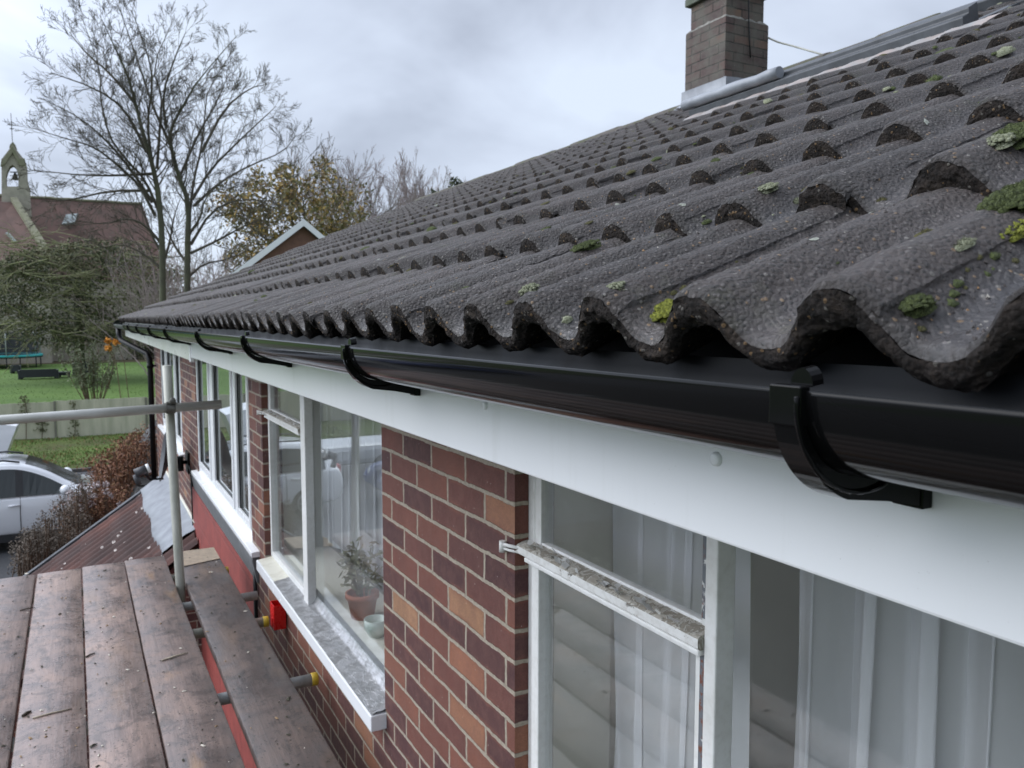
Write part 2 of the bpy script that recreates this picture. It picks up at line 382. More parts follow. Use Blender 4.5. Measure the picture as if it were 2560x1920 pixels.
M['blackcable'] = plain('black_cable', (0.008, 0.008, 0.009), None, 30, 0.42, 0.0, spec=0.25)
M['dark'] = plain('dark_void', (0.012, 0.012, 0.012), None, 10, 0.8, 0.0)
M['slate'] = plain('dark_slate_metal', (0.060, 0.064, 0.072), (0.032, 0.035, 0.04), 14, 0.45, 0.2)
M['frosty'] = plain('pale_apron_lead', (0.34, 0.27, 0.24), (0.25, 0.26, 0.26), 9, 0.5, 0.3)
M['render'] = plain('mortar_bed', (0.24, 0.225, 0.20), (0.10, 0.10, 0.085), 30, 0.85, 0.5)

def old_paint(name, peel=0.52, under=(0.12, 0.125, 0.135), dirt=0.25, pw=0.02):
    m, t, b, vec, o = new_mat(name)
    n1 = nnoise(t, vec, 16, 6, 0.68, 0.6); n2 = nnoise(t, vec, 60, 4, 0.6); n3 = nnoise(t, vec, 5, 3)
    c = ramp(t, n3, [(0.3, (0.74, 0.74, 0.73)), (0.7, (0.62, 0.615, 0.59))])
    c = mixc(t, mth(t, 'MULTIPLY', ramp(t, n2, [(0.45, 0.0), (0.8, 1.0)]), dirt), c, (0.30, 0.27, 0.22))
    pl = ramp(t, n1, [(peel + 0.10, 0.0), (peel + 0.10 + pw, 1.0)])
    und = mixc(t, ramp(t, n2, [(0.55, 0.0), (0.62, 1.0)]), under, (0.16, 0.05, 0.025))
    c = mixc(t, pl, c, und)
    t.links.new(c, b.inputs['Base Color']); b.inputs['Roughness'].default_value = 0.48
    h = mth(t, 'SUBTRACT', mth(t, 'MULTIPLY', n2, 0.25), pl)
    bump(t, b, h, 0.5, 0.003)
    return m
M['rustpaint'] = old_paint('rusty_white_edge', 0.47, (0.20, 0.19, 0.17), 0.5)
M['oldpaint'] = old_paint('old_white_gloss_paint', 0.60)
m, t, b_, vec, o_ = new_mat('flaking_paint_ledge'); M['flaking'] = m
n1 = nnoise(t, vec, 34, 6, 0.7, 0.9); n2 = nnoise(t, vec, 120, 4, 0.7); n3 = nnoise(t, vec, 9, 4, 0.6)
c = ramp(t, n3, [(0.3, (0.30, 0.275, 0.23)), (0.7, (0.40, 0.375, 0.33))])
c = mixc(t, ramp(t, n1, [(0.50, 0.0), (0.53, 0.8)]), c, (0.235, 0.21, 0.17))
c = mixc(t, ramp(t, n1, [(0.63, 0.0), (0.65, 0.8)]), c, (0.135, 0.115, 0.09))
c = mixc(t, mth(t, 'MULTIPLY', ramp(t, n1, [(0.465, 0.0), (0.485, 1.0)]), ramp(t, n1, [(0.50, 1.0), (0.52, 0.0)])), c, (0.56, 0.54, 0.49))
c = mixc(t, mth(t, 'MULTIPLY', ramp(t, n2, [(0.5, 0.0), (0.75, 1.0)]), 0.3), c, (0.14, 0.12, 0.095))
c = mixc(t, ramp(t, nnoise(t, vec, 21, 4, 0.6), [(0.66, 0.0), (0.69, 1.0)]), c, (0.15, 0.050, 0.022))
t.links.new(c, b_.inputs['Base Color']); b_.inputs['Roughness'].default_value = 0.75
bump(t, b_, mth(t, 'SUBTRACT', mth(t, 'MULTIPLY', n2, 0.4), ramp(t, n1, [(0.50, 0.0), (0.54, 1.0)])), 0.7, 0.003)
M['bareputty'] = old_paint('bare_grey_putty', 0.30, (0.13, 0.14, 0.155), 0.3)

def glass_mat(name, tint=(0.97, 0.98, 0.98), boost=1.0, dirt=0.05):
    m = bpy.data.materials.new(name); m.use_nodes = True
    t = m.node_tree; t.nodes.clear()
    o = N(t, 'ShaderNodeOutputMaterial')
    tr = N(t, 'ShaderNodeBsdfTransparent'); tr.inputs[0].default_value = (*tint, 1)
    gl = N(t, 'ShaderNodeBsdfGlossy'); gl.inputs['Roughness'].default_value = 0.012; gl.inputs[0].default_value = (0.93, 0.96, 0.96, 1)
    fr = N(t, 'ShaderNodeFresnel'); geo = N(t, 'ShaderNodeNewGeometry')
    t.links.new(mth(t, 'ADD', 1.52, mth(t, 'MULTIPLY', geo.outputs['Backfacing'], 1 / 1.52 - 1.52)), fr.inputs[0])
    mx = N(t, 'ShaderNodeMixShader')
    t.links.new(mth(t, 'MULTIPLY', fr.outputs[0], boost, True), mx.inputs[0]); t.links.new(tr.outputs[0], mx.inputs[1]); t.links.new(gl.outputs[0], mx.inputs[2])
    # thin film of dust and a few fly specks
    c = N(t, 'ShaderNodeTexCoord')
    df = N(t, 'ShaderNodeBsdfDiffuse'); df.inputs[0].default_value = (0.45, 0.46, 0.45, 1)
    m2 = N(t, 'ShaderNodeMixShader')
    n1 = nnoise(t, c.outputs['Object'], 6, 5, 0.7)
    t.links.new(mth(t, 'MULTIPLY', n1, mth(t, 'MULTIPLY', mth(t, 'SUBTRACT', 1.0, geo.outputs['Backfacing']), dirt * 2)), m2.inputs[0]); t.links.new(mx.outputs[0], m2.inputs[1]); t.links.new(df.outputs[0], m2.inputs[2])
    t.links.new(m2.outputs[0], o.inputs[0])
    return m
M['glass'] = glass_mat('window_glass', boost=1.7, dirt=0.04)
M['oldglass'] = glass_mat('dusty_window_glass', boost=1.0, dirt=0.05)

# ------------------------------------------------------------------ layout numbers (metres, camera at the origin)
G = -4.4                                # ground
WX = 0.858                              # outer face of the front wall
Y0, Y1 = -1.6, 11.8                     # the wall runs from behind the camera to the far corner
PITCH = 0.43; XE = 0.48; GA = 0.327     # roof slope, eaves line, tile gauge (in plan)
NR = 14
XR = XE + GA * 14.1                     # ridge
def plane(x): return -0.027 + PITCH * (x - XE)

# ================================================================== THE HOUSE
house = thing('house', (WX, 5.0, G), 'dark red brick house with a mossy brown tiled roof, white fascia and black gutter', 'house')

# openings: (y0, y1, z bottom, z top)
OP = [(-1.05, 1.58, -1.33, -0.19), (2.50, 4.50, -1.36, -0.19), (4.885, 7.40, -1.335, -0.19), (8.60, 10.85, -1.335, -0.19)]
wb = MB()
def wall_rect(y0, y1, z0, z1): wb.quad((WX, y0, z0), (WX, y0, z1), (WX, y1, z1), (WX, y1, z0))
edges = [Y0] + [v for o in OP for v in o[:2]] + [Y1]
for i in range(0, len(edges), 2): wall_rect(edges[i], edges[i + 1], -1.45, -0.15)
for (a, b, c, d) in OP:
    wall_rect(a, b, -1.45, c)
    D = 0.105
    wb.quad((WX, a, c), (WX + D, a, c), (WX + D, a, d), (WX, a, d))
    wb.quad((WX, b, c), (WX, b, d), (WX + D, b, d), (WX + D, b, c))
    wb.quad((WX, a, d), (WX + D, a, d), (WX + D, b, d), (WX, b, d))
    wb.quad((WX, a, c), (WX, b, c), (WX + D, b, c), (WX + D, a, c))
wall_rect(Y0, Y1, G, -1.45)
wb.quad((WX, Y1, G), (WX, Y1, -0.15), (9.6, Y1, -0.15), (9.6, Y1, G))          # far gable end
wb.add([(WX, Y1, -0.15), (9.6, Y1, -0.15), (XR, Y1, plane(XR) - 0.05)], [(0, 1, 2)])
wb.quad((9.6, Y0, G), (9.6, Y1, G), (9.6, Y1, -0.15), (9.6, Y0, -0.15))
wb.quad((WX, Y0, G), (9.6, Y0, G), (9.6, Y0, -0.15), (WX, Y0, -0.15))
wb.add([(WX, Y0, -0.15), (XR, Y0, plane(XR) - 0.05), (9.6, Y0, -0.15)], [(0, 1, 2)])
wall = wb.build('wall', M['brick'], house)

# the inner leaf and rooms behind the windows, plastered
M['plaster'] = plain('beige_plaster', (0.74, 0.71, 0.62), (0.70, 0.67, 0.58), 4, 0.8, 0.05)
M['carpet'] = plain('room_floor', (0.16, 0.14, 0.12), None, 30, 0.9, 0.1)
rm = MB()
for (a, b) in ((-1.5, 1.66), (2.1, 4.7), (4.75, 7.6), (8.3, 11.6)):
    X0, X1, Z0, Z1 = WX + 0.27, 3.6, -2.35, -0.155
    rm.quad((X1, a, Z0), (X1, b, Z0), (X1, b, Z1), (X1, a, Z1)); rm.quad((X0, a, Z0), (X1, a, Z0), (X1, a, Z1), (X0, a, Z1))
    rm.quad((X0, b, Z0), (X0, b, Z1), (X1, b, Z1), (X1, b, Z0)); rm.quad((X0, a, Z1), (X1, a, Z1), (X1, b, Z1), (X0, b, Z1))
    rm.quad((X0, a, Z0), (X0, b, Z0), (X1, b, Z0), (X1, a, Z0), 1)
for i in range(0, len(edges), 2): rm.quad((WX + 0.27, max(edges[i], -1.5), -2.35), (WX + 0.27, edges[i + 1], -2.35), (WX + 0.27, edges[i + 1], -0.15), (WX + 0.27, max(edges[i], -1.5), -0.15))
for (a, b, c, d) in OP:
    rm.quad((WX + 0.27, a, -2.35), (WX + 0.27, b, -2.35), (WX + 0.27, b, c), (WX + 0.27, a, c))
    for yy in (a, b): rm.quad((WX + 0.105, yy, c), (WX + 0.27, yy, c), (WX + 0.27, yy, d), (WX + 0.105, yy, d))
    rm.quad((WX + 0.105, a, c + 0.05), (WX + 0.36, a, c + 0.05), (WX + 0.36, b, c + 0.05), (WX + 0.105, b, c + 0.05))
    rm.quad((WX + 0.105, a, d), (WX + 0.27, a, d), (WX + 0.27, b, d), (WX + 0.105, b, d))
rooms = rm.build('interior', [M['plaster'], M['carpet']], house)

# ---- roof of interlocking tiles (one pattern, one mesh)
PW = 0.147; TW = 2 * PW; YS0 = 0.353
def wave(y): return 0.5 + 0.5 * math.cos(2 * PI * (y - 0.388) / PW)
def prof(w): return 0.45 * w + 0.55 * w * w * (3 - 2 * w)
V = []; FA = []; MI = []; ATT = []
def emit_grid(P, A, mi):
    o = len(V); nc = len(P[0])
    for r, a in zip(P, A):
        V.extend(r); ATT.extend(a)
    for i in range(len(P) - 1):
        for j in range(nc - 1):
            FA.append((o + i * nc + j, o + i * nc + j + 1, o + (i + 1) * nc + j + 1, o + (i + 1) * nc + j)); MI.append(mi)
trnd = random.Random(3)
cosp = 1 / math.sqrt(1 + PITCH * PITCH)
NV = Vector((-PITCH * cosp, 0, cosp))
UV_ = Vector((cosp, 0, PITCH * cosp))
AN, AT = 0.0485, 0.0165           # wave height at the nose / under the next course
def tile(n, k):
    ys = YS0 + TW * k
    x0 = XE + GA * n
    rv = trnd.random(); gap = max(0.0, trnd.random() * 1.6 - 0.6); lift = trnd.uniform(-0.0015, 0.003); slip = trnd.uniform(-0.006, 0.006); tl = trnd.uniform(-0.003, 0.003)
    if n > 0 and trnd.random() < 0.05: slip -= trnd.uniform(0.0, 0.02)
    near = math.hypot(x0, ys) if True else 0
    if near < 1.1: ns, nj = 72, 46
    elif near < 1.8: ns, nj = 48, 26
    elif near < 3.2: ns, nj = 30, 12
    else: ns, nj = 20, 5
    L = GA / cosp + 0.07
    if n == NR - 1: L = GA / cosp + 0.03
    amp = 0.0026 if near < 3.2 else 0.0
    def hgt(y, u):            # u: 0 nose .. 1 tail, y across
        s = (y - ys) / TW
        w = prof(wave(y))
        A = AN + (AT - AN) * min(1.0, u) ** 1.15
        h = A * w + (0.006 + lift + tl * s) * (1 - u) + (0.0013 + 0.0045 * gap) * (1 - min(1, s * 1.6))
        return h
    base = Vector((x0 + slip, 0, plane(x0) + slip * PITCH))
    def pt(y, u, drop=0.0, out=0.0):
        p = base + UV_ * (u * L + out) + NV * (hgt(y, u) - drop); p.y = y
        if amp:
            q = Vector((p.x * 55, p.y * 55, p.z * 55 + rv * 40))
            e = 1.0 if u > 0.06 else 1.5
            d = noise.noise(q) * amp * e + (noise.noise(q * 3.1) * amp * 0.6 * e if near < 1.9 else 0)
            p = p + NV * d * (0.7 if drop else 1) - UV_ * (abs(d) * 1.2 if u < 0.03 else 0)
        return p
    ysl = [ys + (TW + 0.012) * j / ns for j in range(ns + 1)]
    us = [0.0, 0.008, 0.022] + [0.022 + 0.978 * (i / nj) ** 1.15 for i in range(1, nj + 1)]
    P = []; A = []
    for i, u in enumerate(us):
        rowp = []; rowa = []
        for y in ysl:
            d = 0.006 if i == 0 else (0.0015 if i == 1 else 0.0)
            rowp.append(tuple(pt(y, u, d)))
            rowa.append((wave(y), u, rv))
        P.append(rowp); A.append(rowa)
    emit_grid(P, A, 0)
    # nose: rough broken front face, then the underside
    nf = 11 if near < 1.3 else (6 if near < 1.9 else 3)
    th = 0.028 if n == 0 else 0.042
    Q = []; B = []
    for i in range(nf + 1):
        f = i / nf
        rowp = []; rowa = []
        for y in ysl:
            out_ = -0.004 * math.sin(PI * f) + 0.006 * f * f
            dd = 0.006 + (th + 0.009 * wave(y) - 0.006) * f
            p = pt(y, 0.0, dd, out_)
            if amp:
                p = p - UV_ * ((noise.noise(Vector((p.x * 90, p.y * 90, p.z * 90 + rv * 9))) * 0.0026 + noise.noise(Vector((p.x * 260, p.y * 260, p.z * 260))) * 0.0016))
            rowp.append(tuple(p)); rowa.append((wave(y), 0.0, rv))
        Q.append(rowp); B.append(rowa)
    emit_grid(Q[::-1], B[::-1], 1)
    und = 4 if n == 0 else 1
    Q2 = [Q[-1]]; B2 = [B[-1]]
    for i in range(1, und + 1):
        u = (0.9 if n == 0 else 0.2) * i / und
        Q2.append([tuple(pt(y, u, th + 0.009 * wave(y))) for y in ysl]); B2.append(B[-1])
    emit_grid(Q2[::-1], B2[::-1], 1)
    # exposed side edge at the side lap (towards the camera)
    S = []; SA = []
    for d in (0.008, 0.0):
        S.append([tuple(pt(ys, u, d + (0.006 if i == 0 else 0))) for i, u in enumerate(us)]); SA.append([(0.4, u, rv) for u in us])
    emit_grid(S[::-1], SA[::-1], 0)
KMIN = -6
KMAX = int((12.3 - YS0) / TW)
for n in range(NR):
    for k in range(KMIN, KMAX + 1):
        x0 = XE + GA * n
        ysn = YS0 + TW * (k + 1)
        if ysn < 0.42 * x0 - 0.35: continue
        tile(n, k)
YV = YS0 + TW * (KMAX + 1) + 0.012      # verge
me = bpy.data.meshes.new('roof'); me.from_pydata(V, [], FA)
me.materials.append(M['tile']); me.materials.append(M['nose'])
me.polygons.foreach_set('material_index', MI); me.polygons.foreach_set('use_smooth', [True] * len(FA))
ca = me.attributes.new('prof', 'FLOAT_COLOR', 'POINT')
flat = []
for a in ATT: flat.extend((a[0], a[1], a[2], 1.0))
ca.data.foreach_set('color', flat); me.update()
roof = bpy.data.objects.new('roof', me); COL.objects.link(roof); attach(roof, house)
del V, FA, ATT, MI, flat

def roof_h(x, y):
    # height of the tile surface (top) over plan point
    n = int(math.floor((x - XE) / GA)); n = max(0, min(NR - 1, n))
    u = (x - (XE + GA * n)) / (GA + 0.07 * cosp)
    A = AN + (AT - AN) * max(0, min(1, u)) ** 1.15
    return plane(XE + GA * n) + PITCH * (x - XE - GA * n) + (A * prof(wave(y)) + 0.006 * (1 - u)) / cosp
def at_roof(px, py):
    d = ray(px, py); s = 0.3
    while s < 16:
        p = d * s
        if p.x > XE and p.z < roof_h(p.x, p.y): return Vector((p.x, p.y, roof_h(p.x, p.y)))
        s += 0.004 if s < 3 else 0.01
    return None

# the underlay and battens below the tiles, the rear slope, verge and ridge
ub = MB()
ub.quad((XE + 0.06, Y0, plane(XE + 0.06) - 0.05), (XR, Y0, plane(XR) - 0.055), (XR, YV - 0.02, plane(XR) - 0.055), (XE + 0.06, YV - 0.02, plane(XE + 0.06) - 0.05))
ub.quad((XE + 0.03, Y0, plane(XE) - 0.052), (XE + 0.06, Y0, plane(XE + 0.06) - 0.05), (XE + 0.06, YV - 0.02, plane(XE + 0.06) - 0.05), (XE + 0.03, YV - 0.02, plane(XE) - 0.052))
ub.build('underlay', M['dark'], roof)
rb = MB()
rb.prism([(XR, Y0, plane(XR) + 0.02), (2 * XR - XE, Y0, plane(XE) + 0.02), (2 * XR - XE, Y0, plane(XE) - 0.03), (XR, Y0, plane(XR) - 0.03)], (0, YV - Y0, 0))
rb.build('rear_slope', M['tile'], roof)
vb = MB()
for n in range(NR):
    xa = XE + GA * n + 0.004; xb = xa + GA - 0.006
    vb.prism([(xa, YV - 0.035, plane(xa) - 0.035), (xb, YV - 0.035, plane(xb) - 0.035), (xb, YV - 0.035, plane(xb) + 0.018), (xa, YV - 0.035, plane(xa) + 0.022)], (0, 0.05, 0))
vb.build('verge', M['render'], roof)
# ridge tiles bedded in mortar, each overlapping like a shallow trough upside down
rg = MB(); rr2 = random.Random(21)
y = 3.0
while y < YV - 0.05:
    L = 0.44; hh = rr2.uniform(-0.008, 0.008); wv = rr2.uniform(-0.006, 0.006)
    prof_ = [(-0.135, -0.035), (-0.12, -0.002), (-0.08, 0.022), (-0.035, 0.036), (0, 0.040), (0.035, 0.036), (0.08, 0.022), (0.12, -0.002), (0.135, -0.035)]
    zt = plane(XR) + 0.012 + hh
    rows = []
    for yy in (y, y + 0.01, y + L - 0.012, y + L - 0.004):
        e_ = 0.006 if yy in (y,) else 0
        rows.append([(XR + a + wv + noise.noise(Vector((a * 30, yy * 9, 1))) * 0.006, yy, zt + b - e_ + noise.noise(Vector((a * 25, yy * 12, 5))) * 0.005) for a, b in prof_])
    rg.grid(rows)
    rg.add([p for p in rows[0]], [tuple(range(len(prof_)))])
    rg.add([p for p in rows[-1]], [tuple(range(len(prof_)))[::-1]])
    y += L
M['ridge'] = plain('mossy_ridge_tile', (0.085, 0.072, 0.062), (0.060, 0.062, 0.030), 7, 0.8, 0.7, 0.006, 60, lo=0.42, hi=0.6)
rg.build('ridge', M['ridge'], roof)

# ---- fascia boards, soffit, cover caps
FX = 0.535; FJ = 4.79
fb = MB()
fb.box((FX, Y0, -0.215), (FX + 0.018, FJ, -0.045))
fascia = fb.build('fascia', M['fascia'], house, 0.003)
fb = MB(); fb.box((FX + 0.002, FJ, -0.236), (FX + 0.02, 12.28, -0.045)); fb.build('fascia', M['oldfascia'], house, 0.003)
fb = MB(); fb.box((FX - 0.005, FJ - 0.03, -0.240), (FX + 0.016, FJ + 0.03, -0.047)); fb.build('fascia_joint', M['upvc'], fascia, 0.002)
for yy, zz in ((0.577, -0.1345), (1.078, -0.130), (1.62, -0.17)):
    if yy > 1.5: continue
    cb_ = MB(); cb_.lathe([(0.0, -0.0045), (0.0048, -0.0045), (0.0068, -0.003), (0.0072, 0.0), (0.0072, 0.002)], (FX, yy, zz), 20, 'X')
    cb_.build('screw_cap', M['upvc'], fascia)
sb_ = MB(); sb_.box((FX + 0.018, Y0, -0.2), (WX, FJ, -0.190)); sb_.box((FX + 0.02, FJ, -0.2), (WX, 12.2, -0.190)); sb_.build('soffit', M['upvc'], house)

# ---- gutter: half-round, new black plastic run, old mossy run at the far end, brackets
GC, GR = 0.4575, 0.0562
def gz(y): return -0.0475 - 0.0022 * max(0, y)
def gutter_run(y0, y1, segs, r=GR, wob=0.0):
    mb = MB(); th = 0.0026
    outer = []; inner = []
    def sect(y):
        o = []; i = []
        zc = gz(y)
        dz = wob * noise.noise(Vector((0, y * 1.3, 2)))
        for k in range(29):
            a = PI + PI * k / 28
            o.append((GC + r * math.cos(a), y, zc + r * math.sin(a) + dz))
            i.append((GC + (r - th) * math.cos(a), y, zc + (r - th) * math.sin(a) + dz))
        # squared lip along the front edge, taller back edge
        o = [(GC - r + th, y, zc + 0.003 + dz), (GC - r, y, zc + 0.003 + dz)] + o + [(GC + r, y, zc + 0.014 + dz), (GC + r - th, y, zc + 0.014 + dz)]
        return o, [(GC + r - th, y, zc + 0.014 + dz)] + i[::-1] + [(GC - r + th, y, zc + 0.003 + dz)]
    ys = [y0 + (y1 - y0) * j / segs for j in range(segs + 1)]
    S = [sect(y) for y in ys]
    mb.grid([s[0] for s in S][::-1], 0)
    mb.grid([s[1] for s in S][::-1], 1)
    for s, fl in ((S[0], 0), (S[-1], 1)):
        n = len(s[0]); P = s[0] + s[1][:-1]
        mb.add(P, [tuple(range(len(P)))[::(1 if fl else -1)]])
    return mb
gutter = gutter_run(Y0, 9.6, 60).build('gutter', [M['gutter'], M['gutterin']], house)
old = gutter_run(9.63, 12.42, 14, GR + 0.001, 0.004).build('gutter', [M['oldgutter'], M['oldgutter']], house)
tag(old, 'old mossy green grey gutter at the far end of the eaves')
endc = MB(); endc.lathe([(0.0, 12.425), (GR + 0.003, 12.425), (GR + 0.003, 12.40)], (GC, 0, gz(12.4)), 24, 'Y'); endc.build('stop_end', M['oldgutter'], old)
un = MB()
for k in range(17):
    pass
prs = []
for k in range(19):
    a = PI + PI * k / 18; prs.append((a, ))
rows = []
for yy in (9.50, 9.52, 9.70, 9.72):
    rr_ = GR + (0.004 if 9.51 < yy < 9.71 else 0.0025)
    rows.append([(GC + rr_ * math.cos(PI + PI * k / 18), yy, gz(yy) + rr_ * math.sin(PI + PI * k / 18)) for k in range(19)])
un.grid(rows[::-1]); un.build('gutter_joint', M['gutter'], gutter)

def bracket(y, w=0.02, name='gutter_bracket'):
    zc = gz(y)
    mb = MB()
    inn = []; outp = []
    for k in range(25):
        a = PI + (PI * 0.86) * k / 24
        inn.append((GC + (GR + 0.0006) * math.cos(a), zc + (GR + 0.0006) * math.sin(a)))
    for k in range(22):
        t = k / 21; a = PI + PI * 0.45 * t
        ro = GR + 0.0032 + 0.0135 * t ** 1.25
        outp.append((GC + ro * math.cos(a), zc + ro * math.sin(a)))
    poly = inn + [(FX - 0.002, zc - 0.036), (FX - 0.002, zc - 0.0872), (GC + 0.03, zc - 0.0775)] + outp[::-1]
    mb.prism([(a, y - w / 2, b) for a, b in poly], (0, w, 0))
    # stiffening rib along the strap
    rib = []
    for k in range(21):
        a = PI + PI * 0.62 * k / 20
        rib.append((GC + (GR + 0.0075 + 0.005 * k / 20) * math.cos(a), y - w / 2 - 0.0015, zc + (GR + 0.0075 + 0.005 * k / 20) * math.sin(a)))
    mb.tube(rib, 0.0022, 6)
    # front clip over the lip and its rounded thumb tab
    mb.box((GC - GR - 0.0052, y - w / 2 - 0.002, zc - 0.020), (GC - GR + 0.004, y + w / 2 + 0.002, zc + 0.0060))
    tabp = []
    for k in range(11):
        a = PI * k / 10
        tabp.append((GC - GR + 0.006, y + 0.009 * math.cos(a) - 0.004, zc + 0.005 + 0.012 * math.sin(a)))
    mb.prism(tabp, (0.010, 0, 0.0015))
    # fixing plate on the fascia
    mb.box((FX - 0.012, y - w / 2 - 0.0015, zc - 0.0875), (FX - 0.0005, y + w / 2 + 0.0015, zc + 0.01))
    return mb
for by in (0.367, 1.352, 2.347, 3.38, 4.76):
    w_ = 0.022
    bracket(by, w_).build('gutter_bracket', M['gutter'], gutter, 0.0012)
for by in (5.95, 7.3, 8.7):
    bracket(by, 0.022).build('gutter_bracket', M['gutter'], gutter)

# downpipe with its swan neck under the far eaves
dp = MB()
dp.tube([(GC, 12.28, gz(12.3) - 0.05), (GC, 12.28, gz(12.3) - 0.15), (GC + 0.02, 12.22, gz(12.3) - 0.22), (0.765, 11.66, -0.46), (0.79, 11.60, -0.54), (0.79, 11.60, -0.66), (0.79, 11.60, -2.15)], 0.035, 16)
dp.build('downpipe', M['blackcable'], house)
for zz in (-0.62, -1.2):
    cl = MB(); cl.lathe([(0.036, zz - 0.03), (0.041, zz - 0.028), (0.041, zz + 0.028), (0.036, zz + 0.03)], (0.79, 11.60, 0), 18)
    cl.box((0.79, 11.575, zz - 0.012), (WX, 11.625, zz + 0.012)); cl.build('pipe_clip', M['blackcable'], house)

# ---- windows
def pane(mb_parent, y0, y1, z0, z1, x, mat, name='pane'):
    mb = MB(); mb.box((x, y0, z0), (x + 0.004, y1, z1)); return mb.build(name, mat, mb_parent)
def frame_rect(mb, y0, y1, z0, z1, x0, x1, wd):
    mb.box((x0, y0, z0), (x1, y0 + wd, z1)); mb.box((x0, y1 - wd, z0), (x1, y1, z1))
    mb.box((x0 + 0.0015, y0 + wd, z0), (x1 - 0.0015, y1 - wd, z0 + wd)); mb.box((x0 + 0.0015, y0 + wd, z1 - wd), (x1 - 0.0015, y1 - wd, z1))

def old_window(o, ym0, ym1, zt, label):
    a, b, c, d = o
    fm = MB()
    x0, x1 = 0.893, 0.945
    fm.box((x0, b - 0.030, c), (x1, b, d)); fm.box((x0, a, c), (x1, a + 0.035, d))          # jambs
    fm.box((x0 + 0.001, a + 0.035, c), (x1 - 0.001, b - 0.030, c + 0.045)); fm.box((x0 + 0.001, a + 0.035, d - 0.04), (x1 - 0.001, b - 0.03, d))
    fm.box((0.872, ym0, c + 0.002), (0.912, ym1, d - 0.002))                                 # mullion
    win = fm.build('window', M['oldpaint'], house, 0.003); tag(win, label)
    # opening lights beside the mullion
    cs = MB(); frame_rect(cs, ym1 + 0.001, b - 0.031, c + 0.046, zt - 0.012, 0.884, 0.915, 0.032); cs.build('casement', M['oldpaint'], win, 0.0025)
    ts = MB(); frame_rect(ts, ym1 + 0.001, b - 0.031, zt - 0.018, d - 0.041, 0.893, 0.915, 0.028); ts.build('top_light', M['oldpaint'], win, 0.0025)
    pt = MB(); pt.box((0.8825, ym1 + 0.004, c + 0.08), (0.8845, ym1 + 0.020, zt - 0.03)); pt.box((0.8845, ym1 + 0.004, zt + 0.02), (0.8865, ym1 + 0.020, d - 0.05)); pt.build('bare_putty', M['bareputty'], win)
    # weather ledge with flaking paint
    lg = MB()
    nn = 26; rows = []
    for i in range(nn + 1):
        yy = ym1 + 0.002 + (b - 0.004 - ym1) * i / nn
        e = lambda q: noise.noise(Vector((yy * 26, q * 3, a))) * 0.0016
        rows.append([(0.903, yy, zt + 0.006 + e(4)), (0.890, yy, zt + 0.0035 + e(3)), (0.876, yy, zt + 0.001 + e(2)), (0.864, yy, zt - 0.003 + e(1)), (0.861 + e(5) * 0.5, yy, zt - 0.006), (0.8615, yy, zt - 0.022), (0.866, yy, zt - 0.026), (0.884, yy, zt - 0.026)])
    lg.grid([r_ for r_ in rows], 0, False)
    lg.add(rows[-1], [tuple(range(8))]); lg.add(rows[0], [tuple(range(8))[::-1]])
    for fi, f_ in enumerate(lg.f):
        if fi < nn * 7 and fi % 7 in (4, 5): lg.m[fi] = 1
    led = lg.build('weather_ledge', [M['flaking'], M['rustpaint']], win)
    fl = MB(); fr = random.Random(int(b * 100))
    for i in range(46):                                  # curled flakes standing off the ledge
        yy = ym1 + 0.02 + (b - ym1 - 0.05) * fr.random() ** 0.8; xx = 0.864 + 0.034 * fr.random(); s = fr.uniform(0.004, 0.012); an = fr.uniform(0, PI)
        u = Vector((math.cos(an) * s, math.sin(an) * s * 1.4, fr.uniform(0, 0.005))); v = Vector((-math.sin(an) * s * 0.6, math.cos(an) * s * 0.7, fr.uniform(0.0, 0.004)))
        p = Vector((xx, yy, zt + 0.0035)); fl.add([p - u - v, p + u - v, p + u * 0.8 + v, p - u * 0.7 + v * 1.1], [(0, 1, 2, 3)])
    tag(fl.build('paint_flakes', M['oldpaint'], win), kind='stuff')
    dr = MB(); dr.box((0.8635, ym1 + 0.003, zt - 0.037), (0.884, b - 0.032, zt - 0.0262)); dr.build('ledge_nosing', M['oldpaint'], win, 0.003)
    # stay hinge at the outer corner
    hg = MB(); hg.tube([(0.872, b - 0.02, zt - 0.012), (0.850, b + 0.015, zt - 0.010), (0.846, b + 0.045, zt - 0.012)], 0.0045, 8); hg.tube([(0.874, b - 0.02, zt - 0.022), (0.852, b + 0.015, zt - 0.021), (0.847, b + 0.042, zt - 0.021)], 0.0035, 8)
    hg.tube([(0.847, b + 0.040, zt - 0.030), (0.847, b + 0.040, zt - 0.004)], 0.008, 10); hg.build('hinge', M['oldpaint'], win)
    pane(win, ym1 + 0.033, b - 0.062, c + 0.078, zt - 0.044, 0.903, M['oldglass'])
    pane(win, ym1 + 0.028, b - 0.058, zt + 0.009, d - 0.068, 0.903, M['oldglass'])
    pane(win, a + 0.035, ym0, c + 0.045, d - 0.04, 0.910, M['oldglass'])
    return win
w1 = old_window(OP[0], 0.934, 0.962, -0.512, 'old white painted window at the near end with flaking ledge and net curtains')
w2 = old_window(OP[1], 3.60, 3.68, -0.50, 'old white painted window with a crinkled foil covered sill')
sl = MB(); sl.box((0.80, -1.1, -1.385), (0.93, 1.60, -1.325)); sl.build('sill', M['oldpaint'], w1, 0.004)
